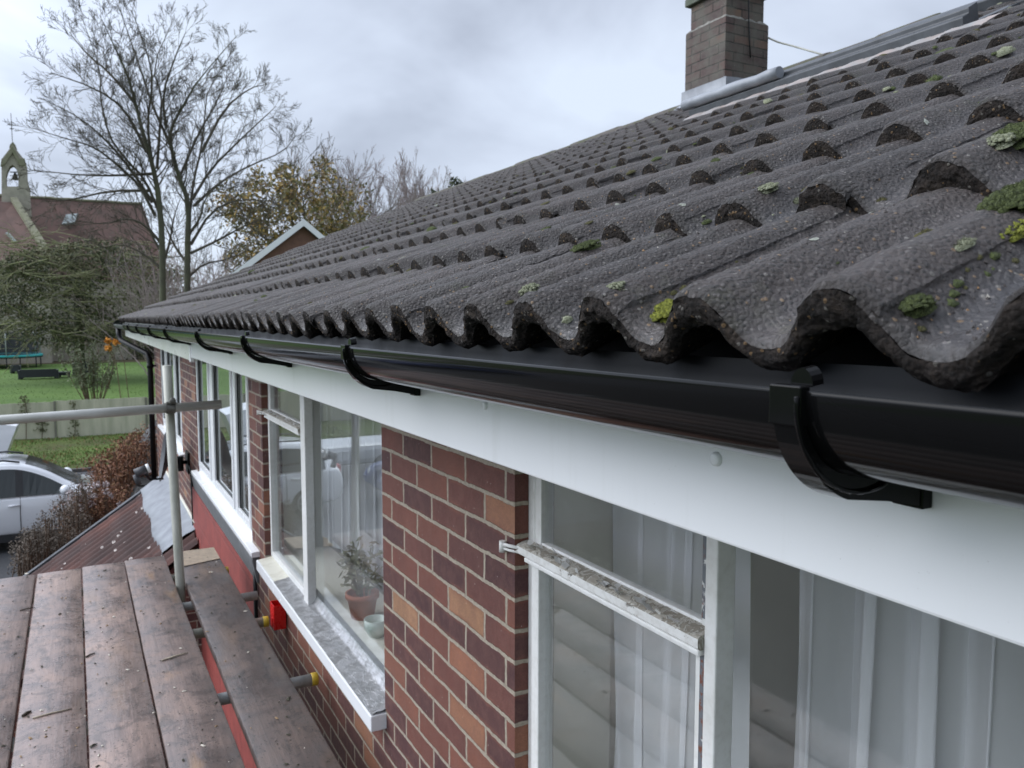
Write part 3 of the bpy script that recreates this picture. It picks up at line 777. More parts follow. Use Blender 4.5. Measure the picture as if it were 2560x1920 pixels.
# sill of the second window: white face, cream board at its far end, crinkled flashing foil on the rest
sl = MB(); sl.box((0.803, 2.488, -1.382), (0.93, 4.47, -1.326)); sl.build('sill', M['upvc'], w2, 0.004)
sl = MB(); sl.prism([(0.812, 4.02, -1.3245), (0.90, 4.02, -1.312), (0.90, 4.02, -1.3235), (0.812, 4.02, -1.3255)], (0, 0.44, 0))
M['cream'] = plain('cream_sill_paint', (0.66, 0.64, 0.55), (0.48, 0.45, 0.36), 14, 0.55, 0.3, lo=0.45, hi=0.75); sl.build('cream_board', M['cream'], w2)
m, t, b_, vec, o_ = new_mat('crinkled_foil'); M['foil'] = m
v1 = mapping(t, vec, (1, 1, 1)); nw = nnoise(t, v1, 22, 5, 0.6, 0.8); nv = N(t, 'ShaderNodeTexVoronoi'); nv.feature = 'DISTANCE_TO_EDGE'; nv.inputs['Scale'].default_value = 17
t.links.new(mixc(t, 0.12, vec, N(t, 'ShaderNodeTexNoise').outputs['Color']), nv.inputs['Vector'])
t.links.new(ramp(t, nw, [(0.35, (0.27, 0.27, 0.27)), (0.6, (0.44, 0.44, 0.45))]), b_.inputs['Base Color']); b_.inputs['Metallic'].default_value = 0.55; b_.inputs['Roughness'].default_value = 0.36
bump(t, b_, mth(t, 'ADD', mth(t, 'MULTIPLY', nw, 0.6), mth(t, 'MULTIPLY', ramp(t, nv.outputs[0], [(0.0, 1.0), (0.05, 0.0)]), 0.5)), 0.55, 0.004)
fo = MB(); rows = []
for i in range(90):
    yy = 2.492 + (4.04 - 2.492) * i / 89
    row_ = []
    for j in range(14):
        f = j / 13
        xx = 0.806 + (0.915 - 0.806) * f
        ridge_ = 0.0035 * max(0, math.sin((yy * 23 + f * 2.2 + 2 * noise.noise(Vector((yy * 5, f * 3, 0)))))) ** 6
        row_.append((xx, yy, -1.323 + 0.016 * f + (0.028 * max(0, f - 0.82) / 0.18) + 0.003 * noise.noise(Vector((yy * 30, f * 7, 1))) + ridge_))
    rows.append(row_)
fo.grid(rows); fo.build('flashing_foil', M['foil'], w2)

def upvc_window(o, mulls, label, sill):
    a, b, c, d = o
    fm = MB(); x0, x1 = 0.868, 0.93
    fm.box((x0, a, c), (x1, a + 0.05, d)); fm.box((x0, b - 0.05, c), (x1, b, d))
    fm.box((x0 + 0.001, a + 0.05, c), (x1 - 0.001, b - 0.05, c + 0.055)); fm.box((x0 + 0.001, a + 0.05, d - 0.05), (x1 - 0.001, b - 0.05, d))
    prev = a + 0.05
    for (m0, m1) in mulls: fm.box((x0 + 0.0005, m0, c + 0.055), (x1 - 0.0005, m1, d - 0.05))
    win = fm.build('window', M['upvc'], house, 0.004); tag(win, label)
    lights = []
    for (m0, m1) in mulls: lights.append((prev, m0)); prev = m1
    lights.append((prev, b - 0.05))
    for i, (p, q) in enumerate(lights):
        if i != len(lights) // 2 or True:
            s = MB(); op = 0.0
            frame_rect(s, p + 0.004, q - 0.004, c + 0.059, d - 0.054, x0 - 0.010, x0 + 0.03, 0.045); s.build('sash', M['upvc'], win, 0.004)
            g = MB(); frame_rect(g, p + 0.047, q - 0.047, c + 0.102, d - 0.097, x0 + 0.004, x0 + 0.012, 0.006); g.build('gasket', M['blackcable'], win)
            pane(win, p + 0.048, q - 0.048, c + 0.103, d - 0.098, x0 + 0.014, M['glass'])
    s = MB(); s.prism([(0.812, sill[0], sill[2] - 0.032), (0.812, sill[0], sill[2] - 0.004), (0.93, sill[0], sill[2] + 0.008), (0.93, sill[0], sill[2] - 0.032)], (0, sill[1] - sill[0], 0)); s.build('sill', M['upvc'], win, 0.004)
    return win
w3 = upvc_window(OP[2], [(5.42, 5.53), (6.44, 6.62)], 'white plastic window above the red painted panel', (4.66, 7.50, -1.335))
w4 = upvc_window(OP[3], [(9.15, 9.25), (10.1, 10.2)], 'white plastic window nearest the far corner behind the scaffold pole', (8.42, 11.02, -1.335))

# grey band and red painted panel below the white plastic window
bd = MB(); bd.prism([(0.823, 4.70, -1.369), (0.823, 4.70, -1.40), (0.846, 4.70, -1.53), (WX, 4.70, -1.53), (WX, 4.70, -1.369)], (0, 2.95, 0)); bd.build('grey_band', M['greyband'], house)
bd = MB(); bd.box((0.842, 4.80, -4.39), (WX, 7.74, -1.532)); bd.build('red_panel', M['redpaint'], house)

# chimney on the ridge
C0 = (4.80, 5.18, plane(4.8) - 0.25); cwx, cwy = 0.485, 0.50
cb_ = MB()
zb, zs, ztop = C0[2], 2.50, 2.73
cb_.box((C0[0], C0[1], zb), (C0[0] + cwx, C0[1] + cwy, zs))
cb_.box((C0[0] + 0.03, C0[1] + 0.03, zs), (C0[0] + cwx - 0.03, C0[1] + cwy - 0.03, ztop))
chim = cb_.build('chimney', M['chimney'], roof, 0.004)
cp = MB()
cp.box((C0[0] - 0.01, C0[1] - 0.012, ztop), (C0[0] + cwx + 0.012, C0[1] + cwy + 0.01, ztop + 0.065))
M['cap'] = plain('mossy_chimney_cap', (0.115, 0.125, 0.10), (0.07, 0.085, 0.055), 14, 0.85, 0.6); cp.build('chimney_cap', M['cap'], chim, 0.008)
fl = MB()                                  # mortar flaunching on the step
rows = []
for i in range(41):
    s_ = i / 40
    per = s_ * 4
    k = int(per) % 4; f = per - int(per)
    cs = [(0, 0), (1, 0), (1, 1), (0, 1), (0, 0)]
    ax = cs[k][0] + (cs[k + 1][0] - cs[k][0]) * f; ay = cs[k][1] + (cs[k + 1][1] - cs[k][1]) * f
    ox = C0[0] + cwx * ax; oy = C0[1] + cwy * ay; ix = C0[0] + 0.029 + (cwx - 0.058) * ax; iy = C0[1] + 0.029 + (cwy - 0.058) * ay
    h_ = 0.018 + 0.02 * noise.noise(Vector((i * 0.7, 1, 2)))
    rows.append([(ox - (ax - .5) * 0.004, oy - (ay - .5) * 0.004, zs + 0.001), ((ox + ix) / 2, (oy + iy) / 2, zs + h_ * 0.9), (ix, iy, zs + h_ + 0.012)])
fl.grid(rows); fl.build('flaunching', M['render'], chim)
ap = MB()                                  # lead apron at the foot
x_, y_ = C0[0], C0[1]
zf = plane(x_) + 0.045
rows = []
for i in range(13):
    yy = y_ - 0.03 + (cwy + 0.06) * i / 12
    rows.append([(x_ - 0.012, yy, zf + 0.13), (x_ - 0.014, yy, zf + 0.03), (x_ - 0.10, yy, plane(x_ - 0.10) + 0.052 + 0.006 * math.sin(yy * 43))])
ap.grid(rows)
ap.prism([(x_ - 0.012, y_ - 0.012, zf + 0.0), (x_ - 0.012, y_ - 0.012, zf + 0.135), (x_ + 0.14, y_ - 0.012, zf + 0.145), (x_ + 0.30, y_ - 0.012, zf + 0.145)], (0, 0.009, 0))
ap.build('lead_apron', M['lead'], chim)
ca_ = MB()
p0 = Vector((C0[0] + 0.22, C0[1] - 0.008, 2.62))
ca_.tube([p0 + Vector((0.0, 0, 0.14)), p0 + Vector((0.01, -0.012, 0.02)), p0 + Vector((0.02, -0.006, -0.10)), p0 + Vector((0.035, -0.006, -0.27)), p0 + Vector((0.05, -0.006, -0.42))], 0.006, 6); ca_.build('aerial_cable', M['blackcable'], chim)
q0 = at_x(1917, 93, C0[0] + cwx); q1 = at_x(2080, 143, 5.15)
wr = MB(); wr.tube([q0, q0.lerp(q1, 0.2) + Vector((0, 0, -0.012)), q0.lerp(q1, 0.45) + Vector((0, 0, -0.006)), q1], 0.008, 6); wr.build('stay_wire', M['galv'], chim)

# roof window let into the tiles near the ridge, with a lead roll and a pale apron over the tiles
rw = MB()
RX0, RX1, RYA, RYB = 3.05, 3.95, 1.98, 3.56
def rp(x, y, h): return (x - PITCH * cosp * h, y, plane(x) + cosp * h)
rw.prism([rp(RX0, RYA, -0.02), rp(RX0 + 0.02, RYA, 0.080), rp(RX0 + 0.06, RYA, 0.084), rp(RX0 + 0.065, RYA, 0.105), rp(RX0 + 0.12, RYA, 0.112), rp(RX0 + 0.10, RYA, -0.02)], (0, RYB - RYA, 0))
rw.prism([rp(RX0 + 0.12, RYA, -0.02), rp(RX0 + 0.12, RYA, 0.045), rp(RX1, RYA, 0.05), rp(RX1, RYA, -0.02)], (0, 0.07, 0)); rw.prism([rp(RX0 + 0.12, RYB - 0.07, -0.02), rp(RX0 + 0.12, RYB - 0.07, 0.045), rp(RX1, RYB - 0.07, 0.05), rp(RX1, RYB - 0.07, -0.02)], (0, 0.07, 0))
rwin = rw.build('roof_window', M['slate'], roof, 0.004); tag(rwin, 'roof window with a grey lead roll near the ridge')
g = MB(); g.prism([rp(RX0 + 0.11, RYA + 0.07, 0.02), rp(RX0 + 0.11, RYA + 0.07, 0.03), rp(RX1 - 0.05, RYA + 0.07, 0.034), rp(RX1 - 0.05, RYA + 0.07, 0.02)], (0, RYB - RYA - 0.14, 0)); g.build('pane', M['glass'], rwin)
g = MB(); g.prism([rp(RX1 - 0.06, RYA, -0.02), rp(RX1 - 0.06, RYA, 0.085), rp(RX1 + 0.05, RYA, 0.09), rp(RX1 + 0.08, RYA, -0.02)], (0, 1.02, 0)); g.build('head_casing', M['slate'], rwin, 0.006)
rl = MB()
rl.tube([Vector(rp(RX0 + 0.035, RYB - 0.66 + i * 0.07, 0.112)) + Vector((0, 0, 0.006 * noise.noise(Vector((i * .8, 0, 0))))) for i in range(11)], [0.029 + 0.006 * noise.noise(Vector((i * .9, 3, 0))) for i in range(11)], 12); rl.build('lead_roll', M['lead'], rwin)
ap = MB(); rows = []
for i in range(61):
    yy = RYA - 0.15 + (RYB + 0.14 - RYA) * i / 60
    w_ = prof(wave(yy))
    rows.append([rp(RX0 + 0.02, yy, 0.050), rp(RX0 - 0.02, yy, 0.034 + 0.020 * w_), rp(RX0 - 0.075, yy, 0.022 + 0.030 * w_), rp(RX0 - 0.11 - 0.02 * noise.noise(Vector((yy * 9, 0, 3))), yy, 0.010 + 0.034 * w_)])
ap.grid(rows[::-1]); ap.build('apron', M['frosty'], rwin)
# second casing and a lifted ridge tile at the right-hand end of the ridge
q = at_roof(2345, 95)
lt = MB(); c_ = at_x(2415, 62, 4.7)
pr_ = [(-0.16, -0.10), (-0.15, 0.0), (-0.08, 0.055), (0.05, 0.06), (0.13, 0.0), (0.14, -0.10)]
lt.prism([(c_.x + a, c_.y - 0.18, c_.z + b) for a, b in pr_], (0, 0.36, 0.0)); lt.build('loose_ridge_tile', M['ridge'], roof, 0.01)
rc = MB(); c_ = at_x(2540, 30, 4.6)
rc.prism([(c_.x - 0.15, c_.y - 0.5, c_.z - 0.10), (c_.x - 0.14, c_.y - 0.5, c_.z + 0.03), (c_.x + 0.12, c_.y - 0.5, c_.z + 0.06), (c_.x + 0.14, c_.y - 0.5, c_.z - 0.1)], (0, 0.72, 0)); rc.build('ridge_casing', M['lead'], roof, 0.006)

# ================================================================== NET CURTAINS, POT PLANT
m, t, b_, vec, o_ = new_mat('net_curtain'); M['net'] = m
t.nodes.remove(b_)
d1 = N(t, 'ShaderNodeBsdfDiffuse'); d1.inputs[0].default_value = (0.86, 0.86, 0.88, 1)
d2 = N(t, 'ShaderNodeBsdfTranslucent'); d2.inputs[0].default_value = (0.70, 0.70, 0.72, 1)
d3 = N(t, 'ShaderNodeBsdfTransparent'); d3.inputs[0].default_value = (0.95, 0.95, 0.95, 1)
x1 = N(t, 'ShaderNodeMixShader'); x1.inputs[0].default_value = 0.35
x2 = N(t, 'ShaderNodeMixShader'); x2.inputs[0].default_value = 0.36
t.links.new(d1.outputs[0], x1.inputs[1]); t.links.new(d2.outputs[0], x1.inputs[2]); t.links.new(x1.outputs[0], x2.inputs[1]); t.links.new(d3.outputs[0], x2.inputs[2]); t.links.new(x2.outputs[0], o_.inputs[0])
def curtain(y0, y1, x, z0, z1, seed, label, fold=0.03, per=0.11):
    rn = random.Random(seed); mb = MB(); n = int((y1 - y0) / 0.003); rows = []
    for i in range(n + 1):
        f = i / n; yy = y0 + (y1 - y0) * f
        r_ = []
        for j in range(13):
            g = j / 12
            ph = 2 * PI * (yy / per) + 1.9 * noise.noise(Vector((yy * 4.2, g * 0.7, seed)))
            s = math.sin(ph); s = math.copysign(abs(s) ** 0.75, s)
            a = fold * (0.45 + 0.75 * g) * (0.75 + 0.6 * noise.noise(Vector((yy * 3, 7, seed))))
            r_.append((x + a * s, yy + per * 0.24 * math.sin(2 * ph) * (0.8 + 0.5 * noise.noise(Vector((yy * 6, 1, seed)))) + 0.016 * g * math.cos(ph * 0.5) + 0.03 * g * noise.noise(Vector((yy * 5, g, seed + 3))), z1 + (z0 - z1) * g))
        rows.append(r_)
    mb.grid(rows); o = mb.build('net_curtain', M['net'])
    return tag(o, label, 'curtain', 'net curtains')
curtain(1.10, 1.52, 1.075, -1.45, -0.25, 1, 'plain net curtain behind the narrow opening light of the nearest window', 0.012, 0.16)
curtain(-0.9, 0.985, 1.085, -1.9, -0.25, 2, 'deeply folded net curtain across the wide pane of the nearest window', 0.042, 0.105)
curtain(2.52, 4.47, 1.165, -1.22, -0.25, 3, 'net curtain above the pot plant behind the foil covered sill', 0.02, 0.13)

def blob(mb, c, r, seed, mi=0, n=10, flat=1.0, amp=0.25):
    c = Vector(c); rows = []
    for i in range(n + 1):
        th_ = PI * i / n; row_ = []
        for k in range(n * 2 + 1):
            a = 2 * PI * (k % (n * 2)) / (n * 2)
            d = Vector((math.sin(th_) * math.cos(a), math.sin(th_) * math.sin(a), math.cos(th_)))
            q = r * (1 + amp * noise.noise(d * 2.2 + Vector((seed, seed * 0.7, 3))))
            row_.append(c + Vector((d.x * q, d.y * q, d.z * q * flat)))
        rows.append(row_)
    mb.grid(rows, mi)
M['terracotta'] = plain('terracotta_pot', (0.42, 0.13, 0.075), (0.35, 0.12, 0.07), 20, 0.7, 0.2)
M['dryleaf'] = plain('dull_green_leaf', (0.10, 0.12, 0.05), (0.20, 0.17, 0.10), 20, 0.6, 0.1)
M['pottery'] = plain('pale_green_china', (0.55, 0.66, 0.58), (0.72, 0.74, 0.70), 18, 0.25, 0.0)
pc = Vector((1.045, 3.33, -1.309))
pot = thing('potted_plant', pc, 'straggly plant in a terracotta pot on the inner window ledge', 'plant')
pb = MB(); pb.lathe([(0.0, pc.z), (0.05, pc.z), (0.066, pc.z + 0.09), (0.074, pc.z + 0.09), (0.074, pc.z + 0.112), (0.064, pc.z + 0.112), (0.06, pc.z + 0.098), (0, pc.z + 0.098)], (pc.x, pc.y, 0), 24); pb.build('pot', M['terracotta'], pot)
pb = MB(); lb = MB(); pr = random.Random(5)
for i in range(9):
    a = pr.uniform(0, 2 * PI); L = pr.uniform(0.10, 0.27); base = pc + Vector((0.02 * math.cos(a), 0.02 * math.sin(a), 0.098))
    tip = base + Vector((0.5 * math.cos(a) * L * 0.6, 0.6 * math.sin(a) * L, L)); mid = (base + tip) / 2 + Vector((0, 0.02, 0.01))
    pb.tube([base, mid, tip], [0.005, 0.004, 0.002], 5)
    for q in range(26):
        f = pr.uniform(0.45, 1.1); p = base.lerp(tip, f) + Vector((pr.gauss(0, .02), pr.gauss(0, .025), pr.gauss(0, .02)))
        u = Vector((pr.gauss(0, 1), pr.gauss(0, 1), pr.gauss(0, 1))).normalized() * 0.022; v = u.orthogonal().normalized() * 0.008
        lb.add([p - u, p + v, p + u, p - v], [(0, 1, 2, 3)])
pb.build('stem', M['dryleaf'], pot); tag(lb.build('foliage', M['dryleaf'], pot), kind='stuff')
ch = MB(); ch.lathe([(0, -1.357), (0.03, -1.357), (0.05, -1.32), (0.05, -1.285), (0.046, -1.285), (0.044, -1.318), (0, -1.345)], (1.03, 3.10, 0.048), 20); tag(ch.build('china_bowl', M['pottery']), 'pale green china bowl beside the potted plant behind the glass', 'bowl')

# ================================================================== SATELLITE DISH, CABLES, RED BOX
dc = Vector((0.668, 7.9, -1.27))
dish = thing('satellite_dish', (WX, 8.1, -1.34), 'dark grey satellite dish on the brick wall behind the scaffold pole', 'satellite dish')
db = MB(); nrm = Vector((-0.98, 0.045, 0.16)).normalized(); ua = nrm.cross(Vector((0, 0, 1))).normalized(); va = ua.cross(nrm)
M['dish'] = plain('dark_dish_mesh', (0.06, 0.062, 0.07), (0.05, 0.05, 0.055), 30, 0.5, 0.1)
for sgn in (0, 1):
    rows = []
    for i in range(9):
        r_ = i / 8; row_ = []
        for k in range(33):
            a = 2 * PI * (k % 32) / 32
            p = dc + ua * (0.30 * r_ * math.cos(a)) + va * (0.225 * r_ * math.sin(a)) + nrm * (0.055 * r_ * r_ - 0.006 * sgn)
            row_.append(p)
        rows.append(row_)
    db.grid(rows if sgn else rows[::-1])
db.build('reflector', M['dish'], dish)
db = MB(); db.tube([(WX, 8.1, -1.36), (0.75, 8.1, -1.36), (0.66, 7.95, -1.33), dc - nrm * 0.02], 0.018, 10); db.box((WX - 0.02, 8.0, -1.46), (WX, 8.2, -1.26)); db.tube([(0.78, 8.1, -1.30), (0.78, 8.1, -1.44)], 0.032, 10); db.build('wall_mount', M['blackcable'], dish)
lnb = at_x(352, 1178, 0.30)
db = MB(); db.tube([dc - va * 0.2 + nrm * 0.02, dc - va * 0.215 + nrm * 0.14, lnb + Vector((0.03, 0, -0.02))], 0.011, 8); db.build('arm', M['blackcable'], dish)
db = MB(); db.tube([lnb + Vector((-0.035, 0.0, -0.012)), lnb + Vector((0.035, 0, 0.012))], 0.028, 14); db.tube([lnb + Vector((-0.03, 0, -0.02)), lnb + Vector((-0.012, 0, -0.085))], 0.02, 10); db.build('receiver', M['dish'], dish)
db = MB(); db.tube([lnb + Vector((0.035, 0, 0.012)), lnb + Vector((0.052, 0, 0.018))], 0.0295, 14); db.build('receiver_cap', M['upvc'], dish)
cbm = MB(); cbm.tube([(WX - 0.012, 8.06, -1.38), (WX - 0.012, 7.86, -1.40), (WX - 0.011, 7.80, -1.46), (WX - 0.012, 7.79, -1.8), (WX - 0.011, 7.775, -2.1), (WX - 0.012, 7.78, -2.6), (WX - 0.012, 7.78, -4.38)], 0.011, 8)
tag(cbm.build('aerial_lead', M['blackcable']), 'black aerial cable running down the bricks beside the red panel', 'cable')
cbm = MB(); cbm.tube([(WX - 0.016, 4.74, -1.42), (WX - 0.016, 4.735, -2.0), (WX - 0.016, 4.74, -4.38)], 0.012, 8)
tag(cbm.build('conduit', M['blackcable']), 'dark conduit on the pier between the foil sill and the red panel', 'cable')
bx = MB(); c = Vector((0.822, 4.02, -1.49)); hw, hd, hh, th = 0.030, 0.045, 0.062, 0.004
for (a0, a1) in (((-hw, -hd), (hw, -hd + th)), ((-hw, hd - th), (hw, hd)), ((-hw, -hd + th), (-hw + th, hd - th)), ((hw - th, -hd + th), (hw, hd - th))):
    bx.box((c.x + a0[0], c.y + a0[1], c.z - hh), (c.x + a1[0], c.y + a1[1], c.z + hh))
bx.box((c.x - hw + th, c.y - hd + th, c.z - hh + 0.001), (c.x + hw - th, c.y + hd - th, c.z - hh + 0.006))
bx.box((c.x - hw - 0.003, c.y - 0.012, c.z - hh + 0.004), (c.x - hw, c.y + 0.012, c.z - 0.01))
tag(bx.build('plastic_box', M['redplastic'], None, 0.002), 'bright red open plastic box on the bricks below the white sill', 'box')

# ================================================================== SCAFFOLD
def board_mat(name, dark=1.0, warm=0.0, seed=0.0, wet=0.38):
    m, t, b, vec, o = new_mat(name)
    v0 = mapping(t, vec, (1, 1, 1), (0, 0, 0), (seed * 3.7, seed * 1.3, 0))
    v = mapping(t, v0, (1.0, 0.07, 1.0)); v2 = mapping(t, v0, (1.0, 0.35, 1.0))
    g1 = nnoise(t, v, 60, 6, 0.65, 0.6); g2 = nnoise(t, v0, 3.2, 5, 0.62, 0.8); g3 = nnoise(t, v2, 26, 5, 0.65); g4 = nnoise(t, v0, 130, 3, 0.7)
    d = dark
    c = ramp(t, g2, [(0.32, (0.13 * d, 0.100 * d, 0.090 * d)), (0.52, (0.255 * d, 0.185 * d, 0.160 * d)), (0.72, (0.35 * d, 0.245 * d, 0.200 * d))])
    c = mixc(t, mth(t, 'MULTIPLY', ramp(t, g1, [(0.40, 0.0), (0.68, 1.0)]), 0.45), c, (0.095 * d, 0.075 * d, 0.066 * d))
    c = mixc(t, mth(t, 'MULTIPLY', ramp(t, g3, [(0.54, 0.0), (0.66, 1.0)]), 0.55), c, (0.072 * d, 0.062 * d, 0.058 * d))
    c = mixc(t, mth(t, 'MULTIPLY', ramp(t, nnoise(t, v0, 11, 6, 0.75, 1.2), [(0.53, 0.0), (0.60, 1.0)]), 0.5), c, (0.055 * d, 0.047 * d, 0.043 * d))
    if warm: c = mixc(t, mth(t, 'MULTIPLY', ramp(t, nnoise(t, mapping(t, v0, (1, 0.25, 1)), 5.5, 4), [(0.56, 0.0), (0.66, 1.0)]), warm), c, (0.32, 0.19, 0.10))
    # dust, grit and crumbs of moss
    vo = N(t, 'ShaderNodeTexVoronoi'); vo.inputs['Scale'].default_value = 62; t.links.new(v0, vo.inputs['Vector'])
    crumbs = mth(t, 'MULTIPLY', mth(t, 'LESS_THAN', vo.outputs['Distance'], 0.20), mth(t, 'GREATER_THAN', g3, 0.47))
    c = mixc(t, mth(t, 'MULTIPLY', crumbs, 0.7), c, (0.022, 0.020, 0.017))
    t.links.new(c, b.inputs['Base Color'])
    t.links.new(ramp(t, g2, [(0.35, wet - 0.16), (0.65, wet + 0.20)]), b.inputs['Roughness']); b.inputs['Specular IOR Level'].default_value = 0.55
    bump(t, b, mth(t, 'ADD', mth(t, 'MULTIPLY', g1, 0.6), mth(t, 'ADD', mth(t, 'MULTIPLY', g3, 0.7), mth(t, 'MULTIPLY', g4, 0.2))), 0.55, 0.004)
    return m
M['endgrain'] = plain('pale_sawn_end', (0.36, 0.28, 0.20), (0.25, 0.20, 0.15), 30, 0.7, 0.2)
ZB = -1.44
def board(xl_far, xl_near, y0, y1, mat, label, pale=0.0, skew=0.0, wid=0.2165):
    mb = MB(); n = 24; rows = []
    for i in range(n + 1):
        f = i / n; yy = y0 + (y1 - y0) * f
        xl = xl_near + (xl_far - xl_near) * f
        wob = 0.002 * noise.noise(Vector((yy * 2, xl * 3, 1))); e1 = 0.0016 * noise.noise(Vector((yy * 9, xl, 7))); e2 = 0.0016 * noise.noise(Vector((yy * 9, xl, 17)))
        sk = skew * (1 if i == n else 0)
        cup = 0.0015
        rows.append([(xl + e1, yy, ZB - 0.038), (xl + e1 - 0.0005, yy, ZB - 0.004), (xl + e1 + 0.004, yy, ZB + wob), (xl + wid * .5, yy + sk * .5, ZB + wob + cup), (xl + wid + e2 - 0.004, yy + sk, ZB + wob), (xl + wid + e2 + 0.0005, yy + sk, ZB - 0.004), (xl + wid + e2, yy + sk, ZB - 0.038)])
    mb.grid(rows[::-1]); mb.add(rows[-1], [tuple(range(7))]); mb.add(rows[0], [tuple(range(7))[::-1]])
    mb.add([r_[0] for r_ in rows] + [r_[6] for r_ in rows], [(i, i + 1, n + 2 + i, n + 1 + i) for i in range(n)])
    o = mb.build('scaffold_board', mat)
    if pale:
        p = MB(); xl = xl_far
        p.prism([(xl + 0.003, y1 - pale, ZB + 0.0035), (xl + wid - 0.003, y1 - pale * 0.8, ZB + 0.0035), (xl + wid - 0.002, y1 + skew + 0.001, ZB + 0.0035), (xl + 0.002, y1 + 0.001, ZB + 0.0035)], (0, 0, 0.001)); p.build('clean_end', M['endgrain'], o)
    return tag(o, label, 'scaffold board', 'boards of the scaffold deck')
board(-0.497, -0.462, 0.7, 5.16, board_mat('board_wood_a', 0.95, 0.2, 1.0, 0.34), 'leftmost scaffold board cut off by the photo edge')
board(-0.270, -0.236, 0.7, 5.17, board_mat('board_wood_b', 1.1, 0.1, 2.0, 0.30), 'pale wet scaffold board carrying the straight white stick')
board(-0.047, -0.014, 0.7, 5.19, board_mat('board_wood_c', 1.08, 0.25, 3.0, 0.36), 'plain middle scaffold board with pinkish patches')
board(0.176, 0.211, 0.7, 5.21, board_mat('board_wood_d', 0.74, 0.6, 4.0, 0.42), 'scaffold board with an ochre scrape ending beside the pole')
board(0.455, 0.455, 0.7, 5.24, board_mat('board_wood_e', 0.40, 0.15, 5.0, 0.50), 'dark narrow scaffold board next to the wall with a pale far end', 0.33, 0.0, 0.232)

def tube_thing(name, pts, r, mat, label, cat, group=None, wall_=True):
    mb = MB(); mb.tube(pts, r, 20)
    return tag(mb.build(name, mat), label, cat, group)
tr = 0.0242
base = Vector((0.424, 4.60, 0)); top = Vector((0.394, 4.60, -0.246))
tube_thing('scaffold_pole', [(base.x + 0.07, 4.60, G), (base.x, 4.60, -1.46), top], tr, M['galv'], 'upright galvanised scaffold pole rising between the two boards near the wall', 'scaffold tube', 'scaffold tubes')
tube_thing('scaffold_pole', [(-0.560, 5.32, G), (-0.573, 5.32, -0.9)], tr, M['galv'], 'upright scaffold pole at the left photo edge beside the leftmost board', 'scaffold tube', 'scaffold tubes')
ry = 4.60 - 0.052
a_ = at_y(553, 1011, ry); b2 = at_y(-120, 1059, ry)
tube_thing('guard_rail', [b2 + (b2 - a_) * 0.5, a_], tr, M['galvh'], 'horizontal galvanised rail clamped to the pole with drips below', 'scaffold tube', 'scaffold tubes')
cpx = at_y(431, 1019, ry)
cpl = MB(); cz = cpx.z; cx = 0.4015
cpl.tube([(cx, ry - 0.0, cz - 0.034), (cx, ry, cz + 0.034)], 0.0, 6)
cpl = MB()
for s_ in (-1, 1):
    rows = [[(cx + s_ * 0.0 + dx_, ry + 0.031 * math.cos(a), cz + 0.031 * math.sin(a)) for a in [PI * 2 * k / 16 for k in range(17)]] for dx_ in (-0.022, 0.022)]
cpl.grid(rows)
rows = [[(cx + 0.031 * math.cos(a), 4.60 + 0.031 * math.sin(a), cz + dz_) for a in [PI * 2 * k / 16 for k in range(17)]] for dz_ in (-0.022, 0.022)]
cpl.grid(rows); cpl.box((cx - 0.02, ry + 0.02, cz - 0.03), (cx + 0.02, 4.60 - 0.02, cz + 0.03))
cpl.tube([(cx + 0.008, ry - 0.02, cz + 0.040), (cx + 0.008, ry - 0.055, cz + 0.042)], 0.009, 8); cpl.lathe([(0, -0.006), (0.016, -0.006), (0.016, 0.008), (0, 0.008)], (cx + 0.008, ry - 0.045, cz + 0.042), 6, 'Y'); cpl.box((cx - 0.022, ry - 0.034, cz + 0.024), (cx + 0.026, ry - 0.01, cz + 0.034))
M['steel'] = plain('weathered_coupler', (0.17, 0.165, 0.15), (0.10, 0.095, 0.085), 40, 0.5, 0.3, metal=0.5)
tag(cpl.build('coupler', M['steel'], None, 0.002), 'steel coupler with a bolt clamping the rail to the pole', 'coupler')
tub = [(4.92, 0.722, True, M['yellow'], 'transom tube with an amber end against the red wall'), (4.40, 0.79, False, None, 'plain grey transom tube poking out farthest past the dark board'),
       (3.99, 0.768, True, M['yellow'], 'transom tube with a yellow cap beside the red box'), (3.24, 0.818, True, M['yellow'], 'nearest transom tube with a bright yellow cap in front of the bricks')]
for (ty, tx, cap, cm, lab) in tub:
    z = ZB - 0.038 - tr - 0.001
    mb = MB(); mb.tube([(-0.70, ty - 0.012, z), (tx - (0.022 if cap else 0.0), ty, z)], tr, 18)
    o = mb.build('transom_tube', M['bluegrey'] if lab.startswith(('plain', 'nearest')) else M['galv']); tag(o, lab, 'scaffold tube', 'scaffold tubes')
    if cap:
        mb = MB(); mb.lathe([(0.0255, -0.028), (0.0268, -0.026), (0.0268, -0.002), (0.023, 0.0), (0, 0.0)], (tx, ty, z), 18, 'X'); mb.build('end_cap', cm, o)
tube_thing('ledger_tube', [(-0.55, 0.5, ZB - 0.11), (-0.56, 5.5, ZB - 0.11)], tr, M['galv'], 'ledger tube under the outer edge of the boards', 'scaffold tube', 'scaffold tubes')
tube_thing('ledger_tube', [(0.385, 0.5, ZB - 0.112), (0.375, 4.9, ZB - 0.112)], tr, M['galv'], 'ledger tube under the gap between the boards', 'scaffold tube', 'scaffold tubes')

